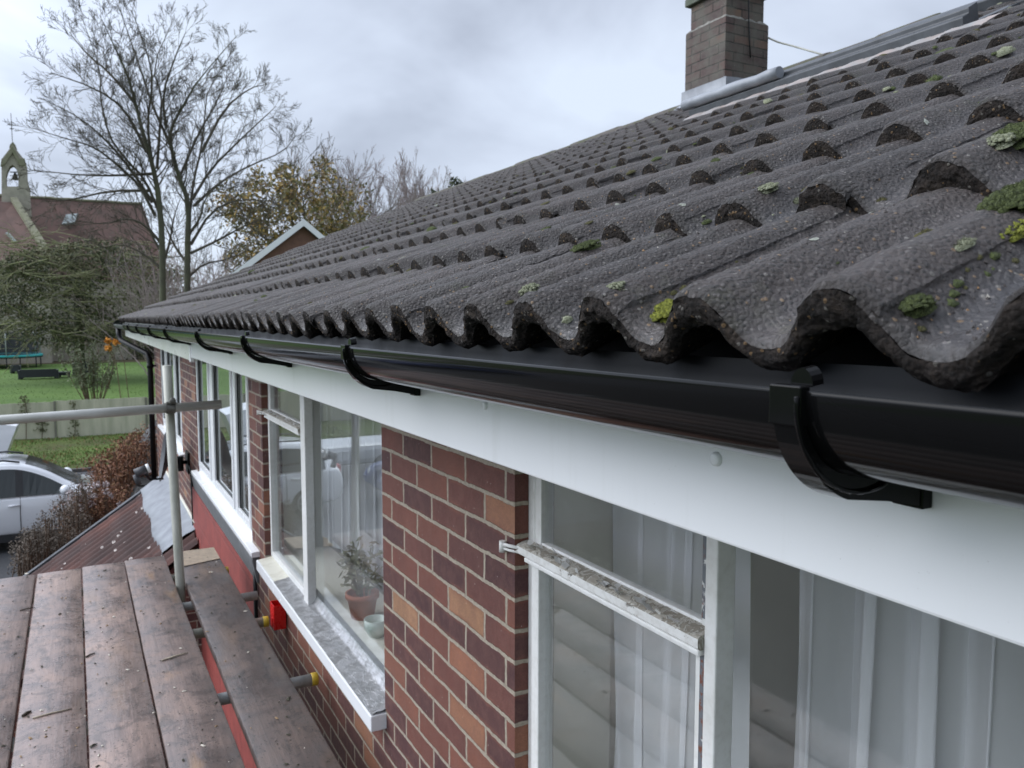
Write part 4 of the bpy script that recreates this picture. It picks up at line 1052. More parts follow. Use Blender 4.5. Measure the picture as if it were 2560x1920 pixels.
# bits lying on the boards
M['stick'] = plain('pale_stick', (0.42, 0.36, 0.27), (0.2, 0.16, 0.12), 50, 0.7, 0.2, stretch=(1, 1, 1))
M['twig'] = plain('dark_twig', (0.05, 0.035, 0.022), None, 30, 0.8, 0.2)
def onb(x, y, h=0.004): p = at_z(x, y, ZB); return Vector((p.x, p.y, ZB + h))
def stick(p, q, r, mat, label, bend=0.0):
    mb = MB(); a = onb(*p); b = onb(*q); mid = (a + b) / 2 + Vector((0.0, bend, 0.002)); mb.tube([a, mid, b], [r, r * 0.9, r * 0.5], 6)
    tag(mb.build('twig', mat), label, 'twig', 'twigs on the boards')
stick((82, 1798), (180, 1774), 0.0036, M['stick'], 'straight white stick on the pale wet board')
stick((405, 1653), (470, 1634), 0.004, M['stick'], 'pale split stick on the board with the ochre scrape')
stick((50, 1528), (88, 1520), 0.003, M['twig'], 'short dark twig on the leftmost board')
stick((57, 1793), (78, 1780), 0.006, M['twig'], 'fat dark twig end left of the white stick', 0.004)
stick((215, 1645), (237, 1635), 0.004, M['twig'], 'small dark twig across the joint of the middle boards', 0.003)
dm = MB(); dr = random.Random(12)
for i in range(420):
    x = dr.uniform(-0.49, 0.68); y = 1.5 + 3.7 * dr.random(); s = dr.uniform(0.001, 0.0045) * (1 if dr.random() < .9 else 1.7)
    if 0.40 < x < 0.455: continue
    a = dr.uniform(0, PI); u = Vector((math.cos(a), math.sin(a), 0)) * s * dr.uniform(1, 2.6); v = Vector((-math.sin(a), math.cos(a), 0)) * s
    p = Vector((x, y, ZB + 0.0035)); dm.add([p - u - v, p + u - v * .6, p + u * .7 + v, p - u * .8 + v, p + Vector((0, 0, s * 0.9))], [(0, 1, 4), (1, 2, 4), (2, 3, 4), (3, 0, 4)], 0 if dr.random() < .62 else (1 if dr.random() < .6 else 2))
M['crumb'] = plain('moss_crumb', (0.05, 0.045, 0.028), None, 30, 0.9, 0.1); M['chip'] = plain('mortar_chip', (0.55, 0.50, 0.42), None, 30, 0.8, 0.1); M['shaving'] = plain('wood_shaving', (0.28, 0.18, 0.09), None, 30, 0.8, 0.1)
tag(dm.build('debris', [M['crumb'], M['chip'], M['shaving']]), 'crumbs of moss, mortar and wood scattered over the boards', 'debris', kind='stuff')

# ================================================================== MOSS ON THE ROOF
M['moss_bright'] = plain('bright_moss', (0.30, 0.31, 0.045), (0.10, 0.115, 0.018), 330, 0.95, 0.9, 0.004, 420)
M['moss_green'] = plain('green_moss', (0.085, 0.105, 0.030), (0.035, 0.045, 0.015), 330, 0.95, 0.9, 0.004, 420)
M['moss_pale'] = plain('grey_green_moss', (0.33, 0.34, 0.24), (0.13, 0.14, 0.075), 330, 0.95, 0.9, 0.004, 420)
M['moss_olive'] = plain('olive_moss', (0.105, 0.095, 0.030), (0.04, 0.038, 0.016), 330, 0.95, 0.9, 0.004, 420)
M['lichen'] = plain('pale_lichen', (0.30, 0.31, 0.27), (0.20, 0.21, 0.17), 90, 0.95, 0.3)
def moss(mb, p, r, rn, h=0.8, blades=160, mi=0, elong=1.0, size=0.10):
    # cushion: a rough mound bristling with shoots
    ang = 0.0
    def mound(a, f):
        e = Vector((f * r * elong * math.cos(a), f * r * math.sin(a), 0))
        k = 1 + 0.34 * noise.noise(Vector((math.cos(a) * 1.4, math.sin(a) * 1.4, p.x * 40))) + 0.22 * noise.noise(Vector((math.cos(a) * f * 4, math.sin(a) * f * 4, p.y * 60)))
        q = UV_ * e.x * k + Vector((0, e.y * k, 0)) + NV * (h * r * math.sqrt(max(0, 1 - f * f)) * k - r * 0.10)
        return p + q
    rows = [[mound(2 * PI * (k % 14) / 14, f) for k in range(15)] for f in (0.05, 0.35, 0.62, 0.84, 0.97, 1.0)]
    mb.grid(rows[::-1], mi)
    for i in range(blades):
        a = rn.uniform(0, 2 * PI); f = math.sqrt(rn.random()) * 0.98; q = mound(a, f)
        d = (NV * (1.1 - f * 0.5) + UV_ * math.cos(a) * f + Vector((0, math.sin(a) * f, 0)) + Vector((rn.gauss(0, .25), rn.gauss(0, .25), rn.gauss(0, .25)))).normalized()
        L = min(r * 0.16, 0.0026) * rn.uniform(0.7, 2.2); s_ = d.orthogonal().normalized() * min(r * 0.03, 0.00055) * rn.uniform(.7, 1.6); s2 = d.cross(s_)
        mb.add([q + s_, q - s_ * 0.5 + s2 * .9, q - s_ * .5 - s2 * .9, q + d * L], [(0, 1, 3), (1, 2, 3), (2, 0, 3)], mi)
mr_ = random.Random(77)
named = [((1672, 790), 0.0225, 'moss_bright', 0.75, 1.0, 520, 'bright yellow green moss clump in the front trough at the eaves'),
         ((1322, 742), 0.0165, 'moss_pale', 1.05, 1.0, 420, 'fuzzy pale green moss ball on the roll nearest the eaves'),
         ((1536, 757), 0.0115, 'moss_pale', 0.8, 1.0, 300, 'small grey moss ball left of the bright clump'),
         ((2285, 765), 0.0135, 'moss_green', 0.85, 1.0, 420, 'grey green moss dome in the wide trough at right above the gutter'),
         ((2545, 505), 0.026, 'moss_green', 0.65, 1.3, 600, 'large dark green moss cushion at the right photo edge'),
         ((2535, 578), 0.011, 'moss_bright', 0.7, 2.4, 560, 'long yellowish moss strip on the roll at the right photo edge'),
         ((2395, 622), 0.008, 'moss_pale', 0.6, 2.0, 260, 'thin pale moss strip on the crest right of the seam'),
         ((1918, 474), 0.015, 'moss_pale', 0.6, 1.2, 300, 'light moss cushion beside the tile nose in the second course'),
         ((2552, 342), 0.030, 'moss_green', 0.6, 1.2, 400, 'rounded moss cushion at the right photo edge below the ridge'),
         ((2492, 356), 0.017, 'moss_pale', 0.6, 1.0, 260, 'pale moss button left of the cushion below the ridge'),
         ((1990, 504), 0.008, 'moss_pale', 0.7, 1.0, 200, 'tiny pale moss button on a crest in the middle of the roof'),
         ((1463, 620), 0.022, 'moss_green', 0.6, 1.3, 360, 'dark green moss cushion bridging two tile noses')]
for (pp, r, mt, h, el, nb, lab) in named:
    p = at_roof(*pp)
    if p is None: continue
    mb = MB()
    if r <= 0.0105: moss(mb, p - NV * 0.002, r, mr_, h, nb * 2, 0, el)
    else:
        moss(mb, p - NV * 0.004, r * 0.93, mr_, h * 0.7, nb, 0, el)
        nsub = 60 if r > 0.022 else 30
        for q in range(nsub):
            f = math.sqrt((q + .5) / nsub) * 0.92; a = q * 2.39996
            p2 = p + UV_ * (f * r * el * math.cos(a)) + Vector((0, f * r * math.sin(a), 0)) + NV * (h * r * 0.62 * math.sqrt(1 - f * f) + mr_.uniform(-.05, .05) * r)
            moss(mb, p2 - NV * 0.002, r * mr_.uniform(.13, .24), mr_, 0.9, nb // 6, 0, 1)
    tag(mb.build('moss_clump', M[mt]), lab, 'moss', 'moss clumps on the tiles')
mb = MB()
for i in range(850):
    x = XE + 0.01 + (XR - XE) * mr_.random() ** 1.3; y = 0.25 + 0.35 * x + (11.9 - 0.25 - 0.35 * x) * mr_.random() ** 1.8
    ph = (y - 0.388) / PW; k = round(ph); side = mr_.choice((-0.26, -0.3, 0.45, 0.0, 0.2)); y = 0.388 + PW * (k + side + mr_.gauss(0, 0.05))
    if mr_.random() < 0.55:                       # moss gathers along the noses
        n = max(0, min(NR - 1, round((x - XE) / GA))); x = XE + GA * n + mr_.uniform(0.0, 0.05)
    if x < XE + 0.003 or y < 0.3 * x: continue
    p = Vector((x, y, roof_h(x, y)))
    dist = p.length; r = mr_.uniform(0.003, 0.011) * (1.0 if mr_.random() < 0.85 else 1.7) * min(1.4, max(0.5, dist / 2.0))
    moss(mb, p - NV * 0.002, r, mr_, mr_.uniform(.35, .8), 60 if dist < 2.2 else (14 if dist < 4 else 3), mr_.choice((1, 1, 2, 3, 3, 3)), mr_.choice((1, 1, 1.3, 1.8)))
mo = mb.build('moss', [M['moss_bright'], M['moss_green'], M['moss_pale'], M['moss_olive']]); tag(mo, 'small moss tufts scattered over the roof tiles', 'moss', kind='stuff')
# moss lining a few side laps, flat lichen rosettes and lodged grit
mb = MB()
for (k, x0, x1) in ((0, XE + 0.02, XE + 0.28), (1, XE + 0.03, XE + 0.16), (2, XE + 0.18, XE + 0.31), (4, XE + 0.05, XE + 0.30), (5, XE + 0.10, XE + 0.25), (0, XE + 0.37, XE + 0.5), (2, XE + 0.40, XE + 0.6), (7, XE + 0.03, XE + 0.2), (3, XE + 0.7, XE + 0.9), (1, XE + 0.72, XE + 0.86)):
    yb = YS0 + TW * k
    for i in range(int((x1 - x0) / 0.004)):
        if mr_.random() < 0.35: continue
        x = x0 + 0.004 * i; y = yb - 0.003 + mr_.gauss(0, 0.0035)
        p = Vector((x, y, roof_h(x, y))); moss(mb, p - NV * 0.0045, mr_.uniform(0.003, 0.0065), mr_, 0.7, 14, mr_.choice((0, 0, 1, 1, 1)), 1.3, 0.16)
so = mb.build('seam_moss', [M['moss_green'], M['moss_olive']]); tag(so, 'dark moss growing along the joints between the nearest tiles', 'moss', kind='stuff')
mb = MB()
for i in range(150):
    x = XE + 0.03 + (XR - XE) * mr_.random() ** 1.25; y = 0.25 + 0.4 * x + 11.5 * mr_.random() ** 2
    r = mr_.uniform(0.002, 0.006) * (1 if x < 1.0 else (1.7 if x < 1.8 else 3)); p = Vector((x, y, roof_h(x, y))); n_ = 9
    if y > 12.2: continue
    ring = []
    for k in range(n_):
        a = 2 * PI * k / n_; q = p + UV_ * r * 1.3 * math.cos(a) * mr_.uniform(.6, 1.2) + Vector((0, r * math.sin(a) * mr_.uniform(.5, 1.1), 0)); q.z = roof_h(max(q.x, XE + 0.001), q.y) + 0.0012; ring.append(q)
    mb.add(ring + [p + NV * 0.0022], [(k, (k + 1) % n_, n_) for k in range(n_)])
tag(mb.build('lichen', M['lichen']), 'flat pale lichen spots dotted over the roof tiles', 'lichen', kind='stuff')
gm = MB()
M['grit_pale'] = plain('quartz_grit', (0.50, 0.46, 0.40), None, 100, 0.6, 0.0); M['grit_ochre'] = plain('ochre_grit', (0.36, 0.21, 0.10), None, 100, 0.6, 0.0); M['grit_dark'] = plain('dark_grit', (0.05, 0.043, 0.040), (0.10, 0.085, 0.08), 100, 0.7, 0.0)
for i in range(5200):
    y = 0.30 + 1.6 * mr_.random() ** 1.6; x = XE + 0.002 + 0.75 * mr_.random() ** 1.6
    s = mr_.uniform(0.0006, 0.0016) * (1.0 if mr_.random() < .93 else 1.7)
    p = Vector((x, y, roof_h(x, y) + s * 0.2)); a = mr_.uniform(0, PI); u = Vector((math.cos(a), math.sin(a), mr_.uniform(-.3, .3))) * s; v = Vector((-math.sin(a), math.cos(a), mr_.uniform(-.3, .3))) * s * .7
    k = mr_.random(); gm.add([p - u, p + v, p + u, p - v, p + NV * s * 1.3], [(0, 1, 4), (1, 2, 4), (2, 3, 4), (3, 0, 4)], 0 if k < .045 else (1 if k < .10 else 2))
tag(gm.build('grit', [M['grit_pale'], M['grit_ochre'], M['grit_dark']]), 'coarse grit standing out of the nearest tiles', 'grit', kind='stuff')

# ================================================================== LEAN-TO ROOF BELOW, OUTBUILDING
LT = 0.69
def lp(x, y, h=0.0): return (x, y, -1.955 - LT * (WX - x) + h)
M['leantile'] = None
m, t, b_, vec, o_ = new_mat('lean_to_tiles'); M['leantile'] = m
n1 = nnoise(t, vec, 1.6, 4, 0.6, 0.4); n2 = nnoise(t, vec, 60, 5, 0.7); n3 = nnoise(t, mapping(t, vec, (0.4, 2.0, 1)), 5, 4)
c = ramp(t, n1, [(0.35, (0.048, 0.026, 0.023)), (0.55, (0.080, 0.037, 0.031)), (0.72, (0.15, 0.060, 0.045))])
c = mixc(t, mth(t, 'MULTIPLY', ramp(t, n3, [(0.45, 0.0), (0.65, 1.0)]), 0.6), c, (0.060, 0.040, 0.038))
vo = N(t, 'ShaderNodeTexVoronoi'); vo.inputs['Scale'].default_value = 6.5; t.links.new(vec, vo.inputs['Vector'])
c = mixc(t, mth(t, 'MULTIPLY', mth(t, 'LESS_THAN', vo.outputs['Distance'], 0.12), mth(t, 'GREATER_THAN', n2, 0.48)), c, (0.58, 0.52, 0.48))
t.links.new(c, b_.inputs['Base Color']); b_.inputs['Roughness'].default_value = 0.72; b_.inputs['Specular IOR Level'].default_value = 0.25; bump(t, b_, n2, 0.5, 0.004)
porch = thing('porch', (0.2, 9.0, G), 'lean to porch with a reddish brown ribbed tile roof and grey lead flashing', 'porch')
pr_ = MB(); rows = []
nyl = 300
PY0, PY1 = 7.35, 10.55
courses = 6; cx0, cx1 = -1.0, 0.80
for ci in range(courses):
    xa = cx0 + (cx1 - cx0) * ci / courses; xb = cx0 + (cx1 - cx0) * (ci + 1) / courses + 0.03
    rows = []
    for (x, h) in ((xa, -0.002), (xa, 0.010), (xa + 0.15, 0.006), (xb, 0.001)):
        row_ = []
        for j in range(nyl + 1):
            y = PY0 + (PY1 - PY0) * j / nyl
            wv = (0.5 + 0.5 * math.cos(2 * PI * y / 0.19)) ** 1.3
            row_.append(lp(x, y, h + 0.055 * wv))
        rows.append(row_)
    pr_.grid(rows)
pr_.build('roof', M['leantile'], porch)
pw = MB(); pw.box((-0.85, PY0 + 0.06, G), (0.845, PY1 - 0.06, -3.25)); pw.prism([(-0.85, PY0 + 0.06, -3.25), (0.845, PY0 + 0.06, -3.25), (0.845, PY0 + 0.06, -2.02), (-0.85, PY0 + 0.06, -3.20)], (0, PY1 - PY0 - 0.12, 0)); pw.build('wall', M['brick'], porch)
vg = MB(); vg.prism([lp(-1.02, PY1 - 0.03, -0.06), lp(0.80, PY1 - 0.03, -0.06), lp(0.80, PY1 - 0.03, 0.075), lp(-1.02, PY1 - 0.03, 0.075)], (0, 0.09, 0)); vg.build('verge', M['slate'], porch, 0.01)
fs = MB(); rows = []
for i in range(41):
    y = 7.62 + (10.60 - 7.62) * i / 40
    wv = (0.5 + 0.5 * math.cos(2 * PI * y / 0.152)) ** 1.5
    d_ = 0.012 * noise.noise(Vector((y * 3, 1, 1)))
    rows.append([(WX - 0.004, y, -1.86), (WX - 0.014, y, -1.90 + d_ * .3), lp(0.76, y, 0.086 + d_ * .5), lp(0.66, y, 0.086 + d_ * .5), lp(0.555 + 0.015 * math.sin(y * 5), y, 0.082 + d_ * .3), lp(0.553 + 0.015 * math.sin(y * 5), y, 0.02)])
fs.grid(rows); fs.build('lead_flashing', M['lead'], porch)
fs = MB(); fs.tube([(WX - 0.006, 7.66 + 0.2 * i, -1.855 + 0.004 * noise.noise(Vector((i, 0, 0)))) for i in range(15)], 0.016, 6); fs.build('mortar_fillet', M['cream'], porch)

M['darktile'] = plain('dark_plain_tile', (0.060, 0.058, 0.056), (0.032, 0.032, 0.030), 9, 0.7, 0.7, 0.02, 12, stretch=(0.8, 1, 6))
ob = thing('outbuilding', (2.0, 15.0, G), 'low outbuilding with a dark hipped tile roof beyond the house corner', 'outbuilding')
A_, B_, C_, D_, E_ = (0.50, 12.7, -3.08), (4.0, 12.7, -3.08), (4.0, 14.8, -1.72), (1.02, 14.8, -1.72), (0.50, 17.2, -3.08)
mb = MB()
nr_ = 11
for i in range(nr_):
    f0, f1 = i / nr_, (i + 1) / nr_
    a0 = Vector(A_).lerp(Vector(D_), f0); a1 = Vector(A_).lerp(Vector(D_), f1); b0 = Vector(B_).lerp(Vector(C_), f0); b1 = Vector(B_).lerp(Vector(C_), f1)
    up = Vector((0, -0.01, 0.022)); mb.add([a0, b0, b0 + up, a0 + up, b1, a1], [(0, 1, 2, 3), (3, 2, 4, 5)])
    e0 = Vector(E_).lerp(Vector(D_), f0); e1 = Vector(E_).lerp(Vector(D_), f1); up2 = Vector((-0.012, 0, 0.02))
    mb.add([e0, a0, a0 + up2, e0 + up2, a1, e1], [(0, 1, 2, 3), (3, 2, 4, 5)])
mb.add([E_, D_, C_, (4.0, 17.2, -3.08)], [(0, 1, 2, 3)])
mb.build('roof', M['darktile'], ob)
mb = MB(); mb.box((0.6, 12.8, G), (3.9, 17.1, -3.10)); mb.build('wall', M['brick'], ob)

# ================================================================== GROUND
def ground_mat(name, c1, c2, c3, s1, s2, rough=0.95, b=0.5, bd=0.03):
    m, t, b_, vec, o_ = new_mat(name)
    n1 = nnoise(t, vec, s1, 5, 0.6); n2 = nnoise(t, vec, s2, 5, 0.7)
    c = mixc(t, ramp(t, n1, [(0.4, 0.0), (0.62, 1.0)]), c1, c2); c = mixc(t, mth(t, 'MULTIPLY', ramp(t, n2, [(0.42, 0.0), (0.66, 1.0)]), 0.7), c, c3)
    t.links.new(c, b_.inputs['Base Color']); b_.inputs['Roughness'].default_value = rough; b_.inputs['Specular IOR Level'].default_value = 0.2
    bump(t, b_, n2, b, bd); return m
M['lawn'] = ground_mat('lawn_grass', (0.086, 0.158, 0.034), (0.060, 0.118, 0.026), (0.115, 0.155, 0.045), 0.22, 5)
M['vergegrass'] = ground_mat('verge_grass', (0.085, 0.14, 0.028), (0.060, 0.075, 0.025), (0.10, 0.075, 0.035), 0.8, 9)
M['asphalt'] = ground_mat('wet_asphalt', (0.060, 0.062, 0.066), (0.045, 0.046, 0.05), (0.075, 0.075, 0.078), 0.6, 40, 0.55, 0.3, 0.01)
M['paving'] = ground_mat('damp_paving', (0.095, 0.088, 0.082), (0.075, 0.07, 0.065), (0.06, 0.056, 0.052), 1.1, 12, 0.7)
M['soil'] = ground_mat('brown_border_soil', (0.085, 0.06, 0.04), (0.06, 0.045, 0.03), (0.075, 0.085, 0.03), 0.7, 6)
def sheet(name, x0, x1, y0, y1, z, mat, n=1):
    mb = MB(); mb.quad((x0, y0, z), (x1, y0, z), (x1, y1, z), (x0, y1, z)); o = mb.build(name, mat); o['kind'] = 'structure'; return o
sheet('ground', -700, 700, -200, 1200, G, M['lawn'])
sheet('driveway', -14, 14, -8, 14.2, G + 0.004, M['paving'])
sheet('road', -200, 200, 14.2, 25.9, G + 0.008, M['asphalt'])
kb = MB(); kb.box((-200, 25.9, G - 0.05), (200, 26.05, G + 0.10)); o = kb.build('kerb', M['paving']); o['kind'] = 'structure'
vg = MB(); rows = []
for i in range(15):
    y = 26.05 + (33.15 - 26.05) * i / 14
    rows.append([(x * 0.8 - 24, y, G + 0.09 + 0.02 * i / 14 + 0.05 * noise.noise(Vector((x * .5, y * .6, 0)))) for x in range(61)])
vg.grid(rows); o = vg.build('verge', M['vergegrass']); o['kind'] = 'structure'
sheet('border', -60, 60, 90, 104, G + 0.012, M['soil'])

# long grass and fallen leaves on the verge and lawn edge
def tufts(mb, x0, x1, y0, y1, n, h0, h1, rn, z=G, mis=(0,)):
    for i in range(n):
        x = rn.uniform(x0, x1); y = rn.uniform(y0, y1); h = rn.uniform(h0, h1); a = rn.uniform(0, PI); w_ = h * 0.35
        u = Vector((math.cos(a), math.sin(a), 0)) * w_; l = Vector((rn.gauss(0, .3), rn.gauss(0, .3), 1)) * h
        p = Vector((x, y, z)); mb.add([p - u, p + u, p + u * 0.3 + l, p - u * .5 + l * .8], [(0, 1, 2, 3)], rn.choice(mis))
M['blade'] = plain('grass_blade', (0.092, 0.175, 0.032), (0.115, 0.17, 0.045), 3, 0.8, 0.0); M['deadleaf'] = plain('fallen_leaf', (0.15, 0.075, 0.03), (0.22, 0.14, 0.05), 3, 0.8, 0.0)
gr = random.Random(31)
mb = MB(); tufts(mb, -7, 4, 26.1, 33.1, 14000, 0.02, 0.07, gr, G + 0.09, (0, 0, 0, 1)); tag(mb.build('verge_grass', [M['blade'], M['deadleaf']]), 'rough grass with fallen leaves on the verge in front of the fence', 'grass', kind='stuff')
mb = MB(); tufts(mb, -16, 9, 34, 92, 9000, 0.03, 0.07, gr, G, (0,)); tag(mb.build('lawn_grass', [M['blade'], M['deadleaf']]), 'short grass of the big lawn behind the fence', 'grass', kind='stuff')

# ================================================================== FENCE
M['fence'] = plain('weathered_fence_board', (0.56, 0.54, 0.41), (0.40, 0.40, 0.29), 4, 0.85, 0.4, 0.006, 30, stretch=(1, 1, 0.15))
M['fencepost'] = plain('fence_post', (0.20, 0.195, 0.15), None, 6, 0.85, 0.3)
fence = thing('fence', (0, 33.3, G), 'weathered close boarded fence between the grass verge and the lawn', 'fence')
fr_ = random.Random(8)
px0 = -16.0; bay = 3.02; k = 0
off = -0.76
while px0 < 9:
    mb = MB(); x = px0
    zt = G + 1.40 + (0.03 if k % 2 else 0.0)
    while x < px0 + bay - 0.05:
        wd = fr_.uniform(0.115, 0.13); h = fr_.uniform(-0.012, 0.012)
        mb.box((x, 33.28 + fr_.uniform(-.006, .006), G + 0.05), (min(x + wd - 0.006, px0 + bay - 0.05), 33.30, zt + h)); x += wd - 0.004
    mb.box((px0, 33.30, G + 0.3), (px0 + bay - .05, 33.36, G + 0.39)); mb.box((px0, 33.30, G + 1.0), (px0 + bay - .05, 33.36, G + 1.09))
    p = mb.build('fence_panel', M['fence'], fence)
    mb = MB(); mb.box((px0 - 0.085, 33.24, G), (px0 - 0.005, 33.33, G + 1.43)); mb.build('fence_post', M['fencepost'], fence)
    px0 += bay; k += 1

# ================================================================== FOLIAGE HELPERS
def leaf_cloud(mb, c, rad, n, size, rn, mis, hollow=0.3, flat=1.0, shape=None):
    c = Vector(c)
    for i in range(n):
        while True:
            d = Vector((rn.uniform(-1, 1), rn.uniform(-1, 1), rn.uniform(-1, 1)))
            if hollow < d.length <= 1: break
        p = c + Vector((d.x * rad[0], d.y * rad[1], d.z * rad[2]))
        s = size * rn.uniform(0.6, 1.5)
        u = Vector((rn.gauss(0, 1), rn.gauss(0, 1), rn.gauss(0, 1) * flat)).normalized(); v = u.cross(Vector((rn.gauss(0, 1), rn.gauss(0, 1), rn.gauss(0, 1)))).normalized()
        mb.add([p - u * s, p + v * s * .45, p + u * s, p - v * s * .45], [(0, 1, 2, 3)], rn.choice(mis))
def grow(mb, start, d, length, r, depth, rn, up=0.15, spread=0.6, kids=(4, 6), segs=4, shrink=0.55, ends=None, minr=0.004, wig=0.12, n0=5, tfrom=0.3):
    p = Vector(start); d = Vector(d).normalized(); pts = [p.copy()]; rs = [r]
    for i in range(segs):
        d = (d + Vector((rn.gauss(0, wig), rn.gauss(0, wig), rn.gauss(0, wig) + up * 0.35))).normalized()
        p = p + d * (length / segs); pts.append(p.copy()); rs.append(max(minr, r * (1 - 0.75 * (i + 1) / segs)))
    mb.tube(pts, rs, n0, caps=False)
    if ends is not None and depth <= 1: ends.append((pts[-1], pts[-2]))
    if depth <= 0: return
    nk = rn.randint(*kids)
    for k in range(nk):
        t_ = tfrom + (1 - tfrom) * (k + rn.random()) / nk; f = t_ * segs; i = min(segs - 1, int(f)); q = pts[i].lerp(pts[i + 1], f - i)
        ax = (pts[i + 1] - pts[i]).normalized(); o1 = ax.orthogonal().normalized(); o1.rotate(Matrix.Rotation(rn.uniform(0, 2 * PI), 3, ax))
        nd = (ax * math.cos(spread * rn.uniform(.6, 1.25)) + o1 * math.sin(spread * rn.uniform(.6, 1.25)))
        rr = rs[i] * 0.62
        grow(mb, q, nd, length * shrink * rn.uniform(.7, 1.2) * (1.15 - 0.5 * t_), max(minr, rr), depth - 1, rn, up, spread, kids, max(2, segs - 1), shrink, ends, minr, wig, max(3, n0 - 1), 0.2)

M['bark'] = plain('mossy_bark', (0.105, 0.108, 0.066), (0.072, 0.068, 0.050), 1.5, 0.9, 0.4, 0.02, 14)
M['twigs'] = plain('bare_twigs', (0.115, 0.100, 0.076), (0.080, 0.070, 0.056), 2, 0.9, 0.0)
M['birchtwig'] = plain('purple_grey_twigs', (0.33, 0.27, 0.26), (0.25, 0.205, 0.20), 1, 0.9, 0.0)
M['lichenbranch'] = plain('lichen_branch', (0.26, 0.27, 0.13), (0.17, 0.17, 0.10), 2, 0.9, 0.0)

# ---- the big bare tree: its main limbs stand where the photo shows them, in depth they fan out
bt = thing('bare_tree', at_y(425, 800, 47), 'tall bare tree with two mossy trunks and a wide fan of twigs', 'tree')
YT = 47.0
def P2(x, y, dy=0.0): return at_y(x / 2.37, y / 2.37, YT + dy)
limbs = [
 [(965, 1900), (962, 1420), (940, 1150), (900, 960), (850, 800), (800, 600), (750, 430), (690, 300), (590, 90)],
 [(900, 960), (870, 720), (910, 480), (870, 300), (780, 60)],
 [(960, 1300), (860, 1060), (740, 940), (640, 800), (590, 560), (600, 420), (480, 90)],
 [(920, 1280), (830, 1100), (700, 980), (560, 870), (420, 830), (225, 770)],
 [(905, 1200), (780, 1010), (640, 840), (480, 700), (280, 600)],
 [(1110, 1900), (1110, 1500), (1120, 1200), (1060, 1050), (1010, 860), (1010, 760), (1100, 600), (1170, 480), (1400, 215)],
 [(1120, 1300), (1150, 1050), (1190, 900), (1210, 720), (1230, 520), (1390, 290)],
 [(1140, 1180), (1250, 1000), (1400, 850), (1560, 700), (1635, 630)],
 [(1150, 1220), (1300, 1080), (1480, 980), (1680, 900), (1755, 800)],
 [(1130, 1450), (1250, 1250), (1400, 1180), (1620, 1190)],
 [(930, 1000), (950, 720), (960, 560), (900, 400), (1030, 110)],
 [(985, 760), (960, 560), (1040, 330), (1100, 190)],
 [(900, 1030), (700, 1040), (500, 1040), (220, 1010)],
 [(880, 1130), (650, 1130), (420, 1185), (240, 1195)],
 [(870, 900), (740, 640), (560, 520), (300, 430)],
 [(800, 610), (640, 420), (520, 330), (410, 190)],
 [(1010, 860), (900, 620), (830, 400), (700, 30)],
 [(1195, 900), (1330, 640), (1480, 520), (1580, 500)],
 [(1060, 1060), (1180, 780), (1290, 600), (1360, 420)],
 [(1130, 1500), (1300, 1420), (1460, 1330), (1600, 1290)],
 [(962, 1450), (860, 1330), (760, 1290), (620, 1330), (470, 1310)], [(965, 1600), (850, 1500), (720, 1440), (560, 1480)], [(968, 1560), (1010, 1420), (1030, 1280), (1075, 1160)],
 [(1110, 1560), (1040, 1470), (985, 1350), (930, 1230)], [(1115, 1640), (1210, 1560), (1340, 1540), (1480, 1480)], [(1112, 1400), (1190, 1290), (1210, 1180), (1300, 1090)], [(960, 1500), (900, 1400), (845, 1250), (800, 1130)]]
tr_ = random.Random(4)
trunk = MB(); crown = MB(); lr = random.Random(9)
for li, L in enumerate(limbs):
    dep = 0.0; pts = []; dd = tr_.uniform(-0.9, 0.9)
    main = li in (0, 5)
    for i, (x, y) in enumerate(L):
        dep = dd * 3.2 * (i / (len(L) - 1)) ** 1.2
        pts.append(P2(x, y, dep))
    # smooth by one round of corner cutting
    q = [pts[0]]
    for i in range(len(pts) - 1): q += [pts[i].lerp(pts[i + 1], 0.25), pts[i].lerp(pts[i + 1], 0.75)]
    q.append(pts[-1]); pts = q
    r0 = 0.17 if main else 0.08
    n_ = len(pts); rs = [max(0.014, r0 * (1 - i / (n_ - 1)) ** 1.05 + 0.012) for i in range(n_)]
    (trunk if main else crown).tube(pts, rs, 8 if main else 6, caps=False)
    tot = sum((pts[i + 1] - pts[i]).length for i in range(n_ - 1))
    nk = int(tot * 2.9)
    for k in range(nk):
        f = (0.26 if main else 0.16) + (0.74 if main else 0.84) * (k + lr.random()) / nk; g_ = f * (n_ - 1); i = min(n_ - 2, int(g_)); s_ = pts[i].lerp(pts[i + 1], g_ - i)
        ax = (pts[i + 1] - pts[i]).normalized(); o1 = ax.orthogonal().normalized(); o1.rotate(Matrix.Rotation(lr.uniform(0, 2 * PI), 3, ax))
        nd = ax * 0.8 + o1 * lr.uniform(0.5, 1.0)
        grow(crown, s_, nd, lr.uniform(1.0, 2.3) * (1.25 - 0.6 * f), max(0.010, rs[i] * 0.40), 2, lr, 0.20, 0.68, (4, 6), 4, 0.55, None, 0.0085, 0.14, 3)
trunk.build('trunk', M['bark'], bt); tag(crown.build('crown', M['twigs'], bt), kind=None)

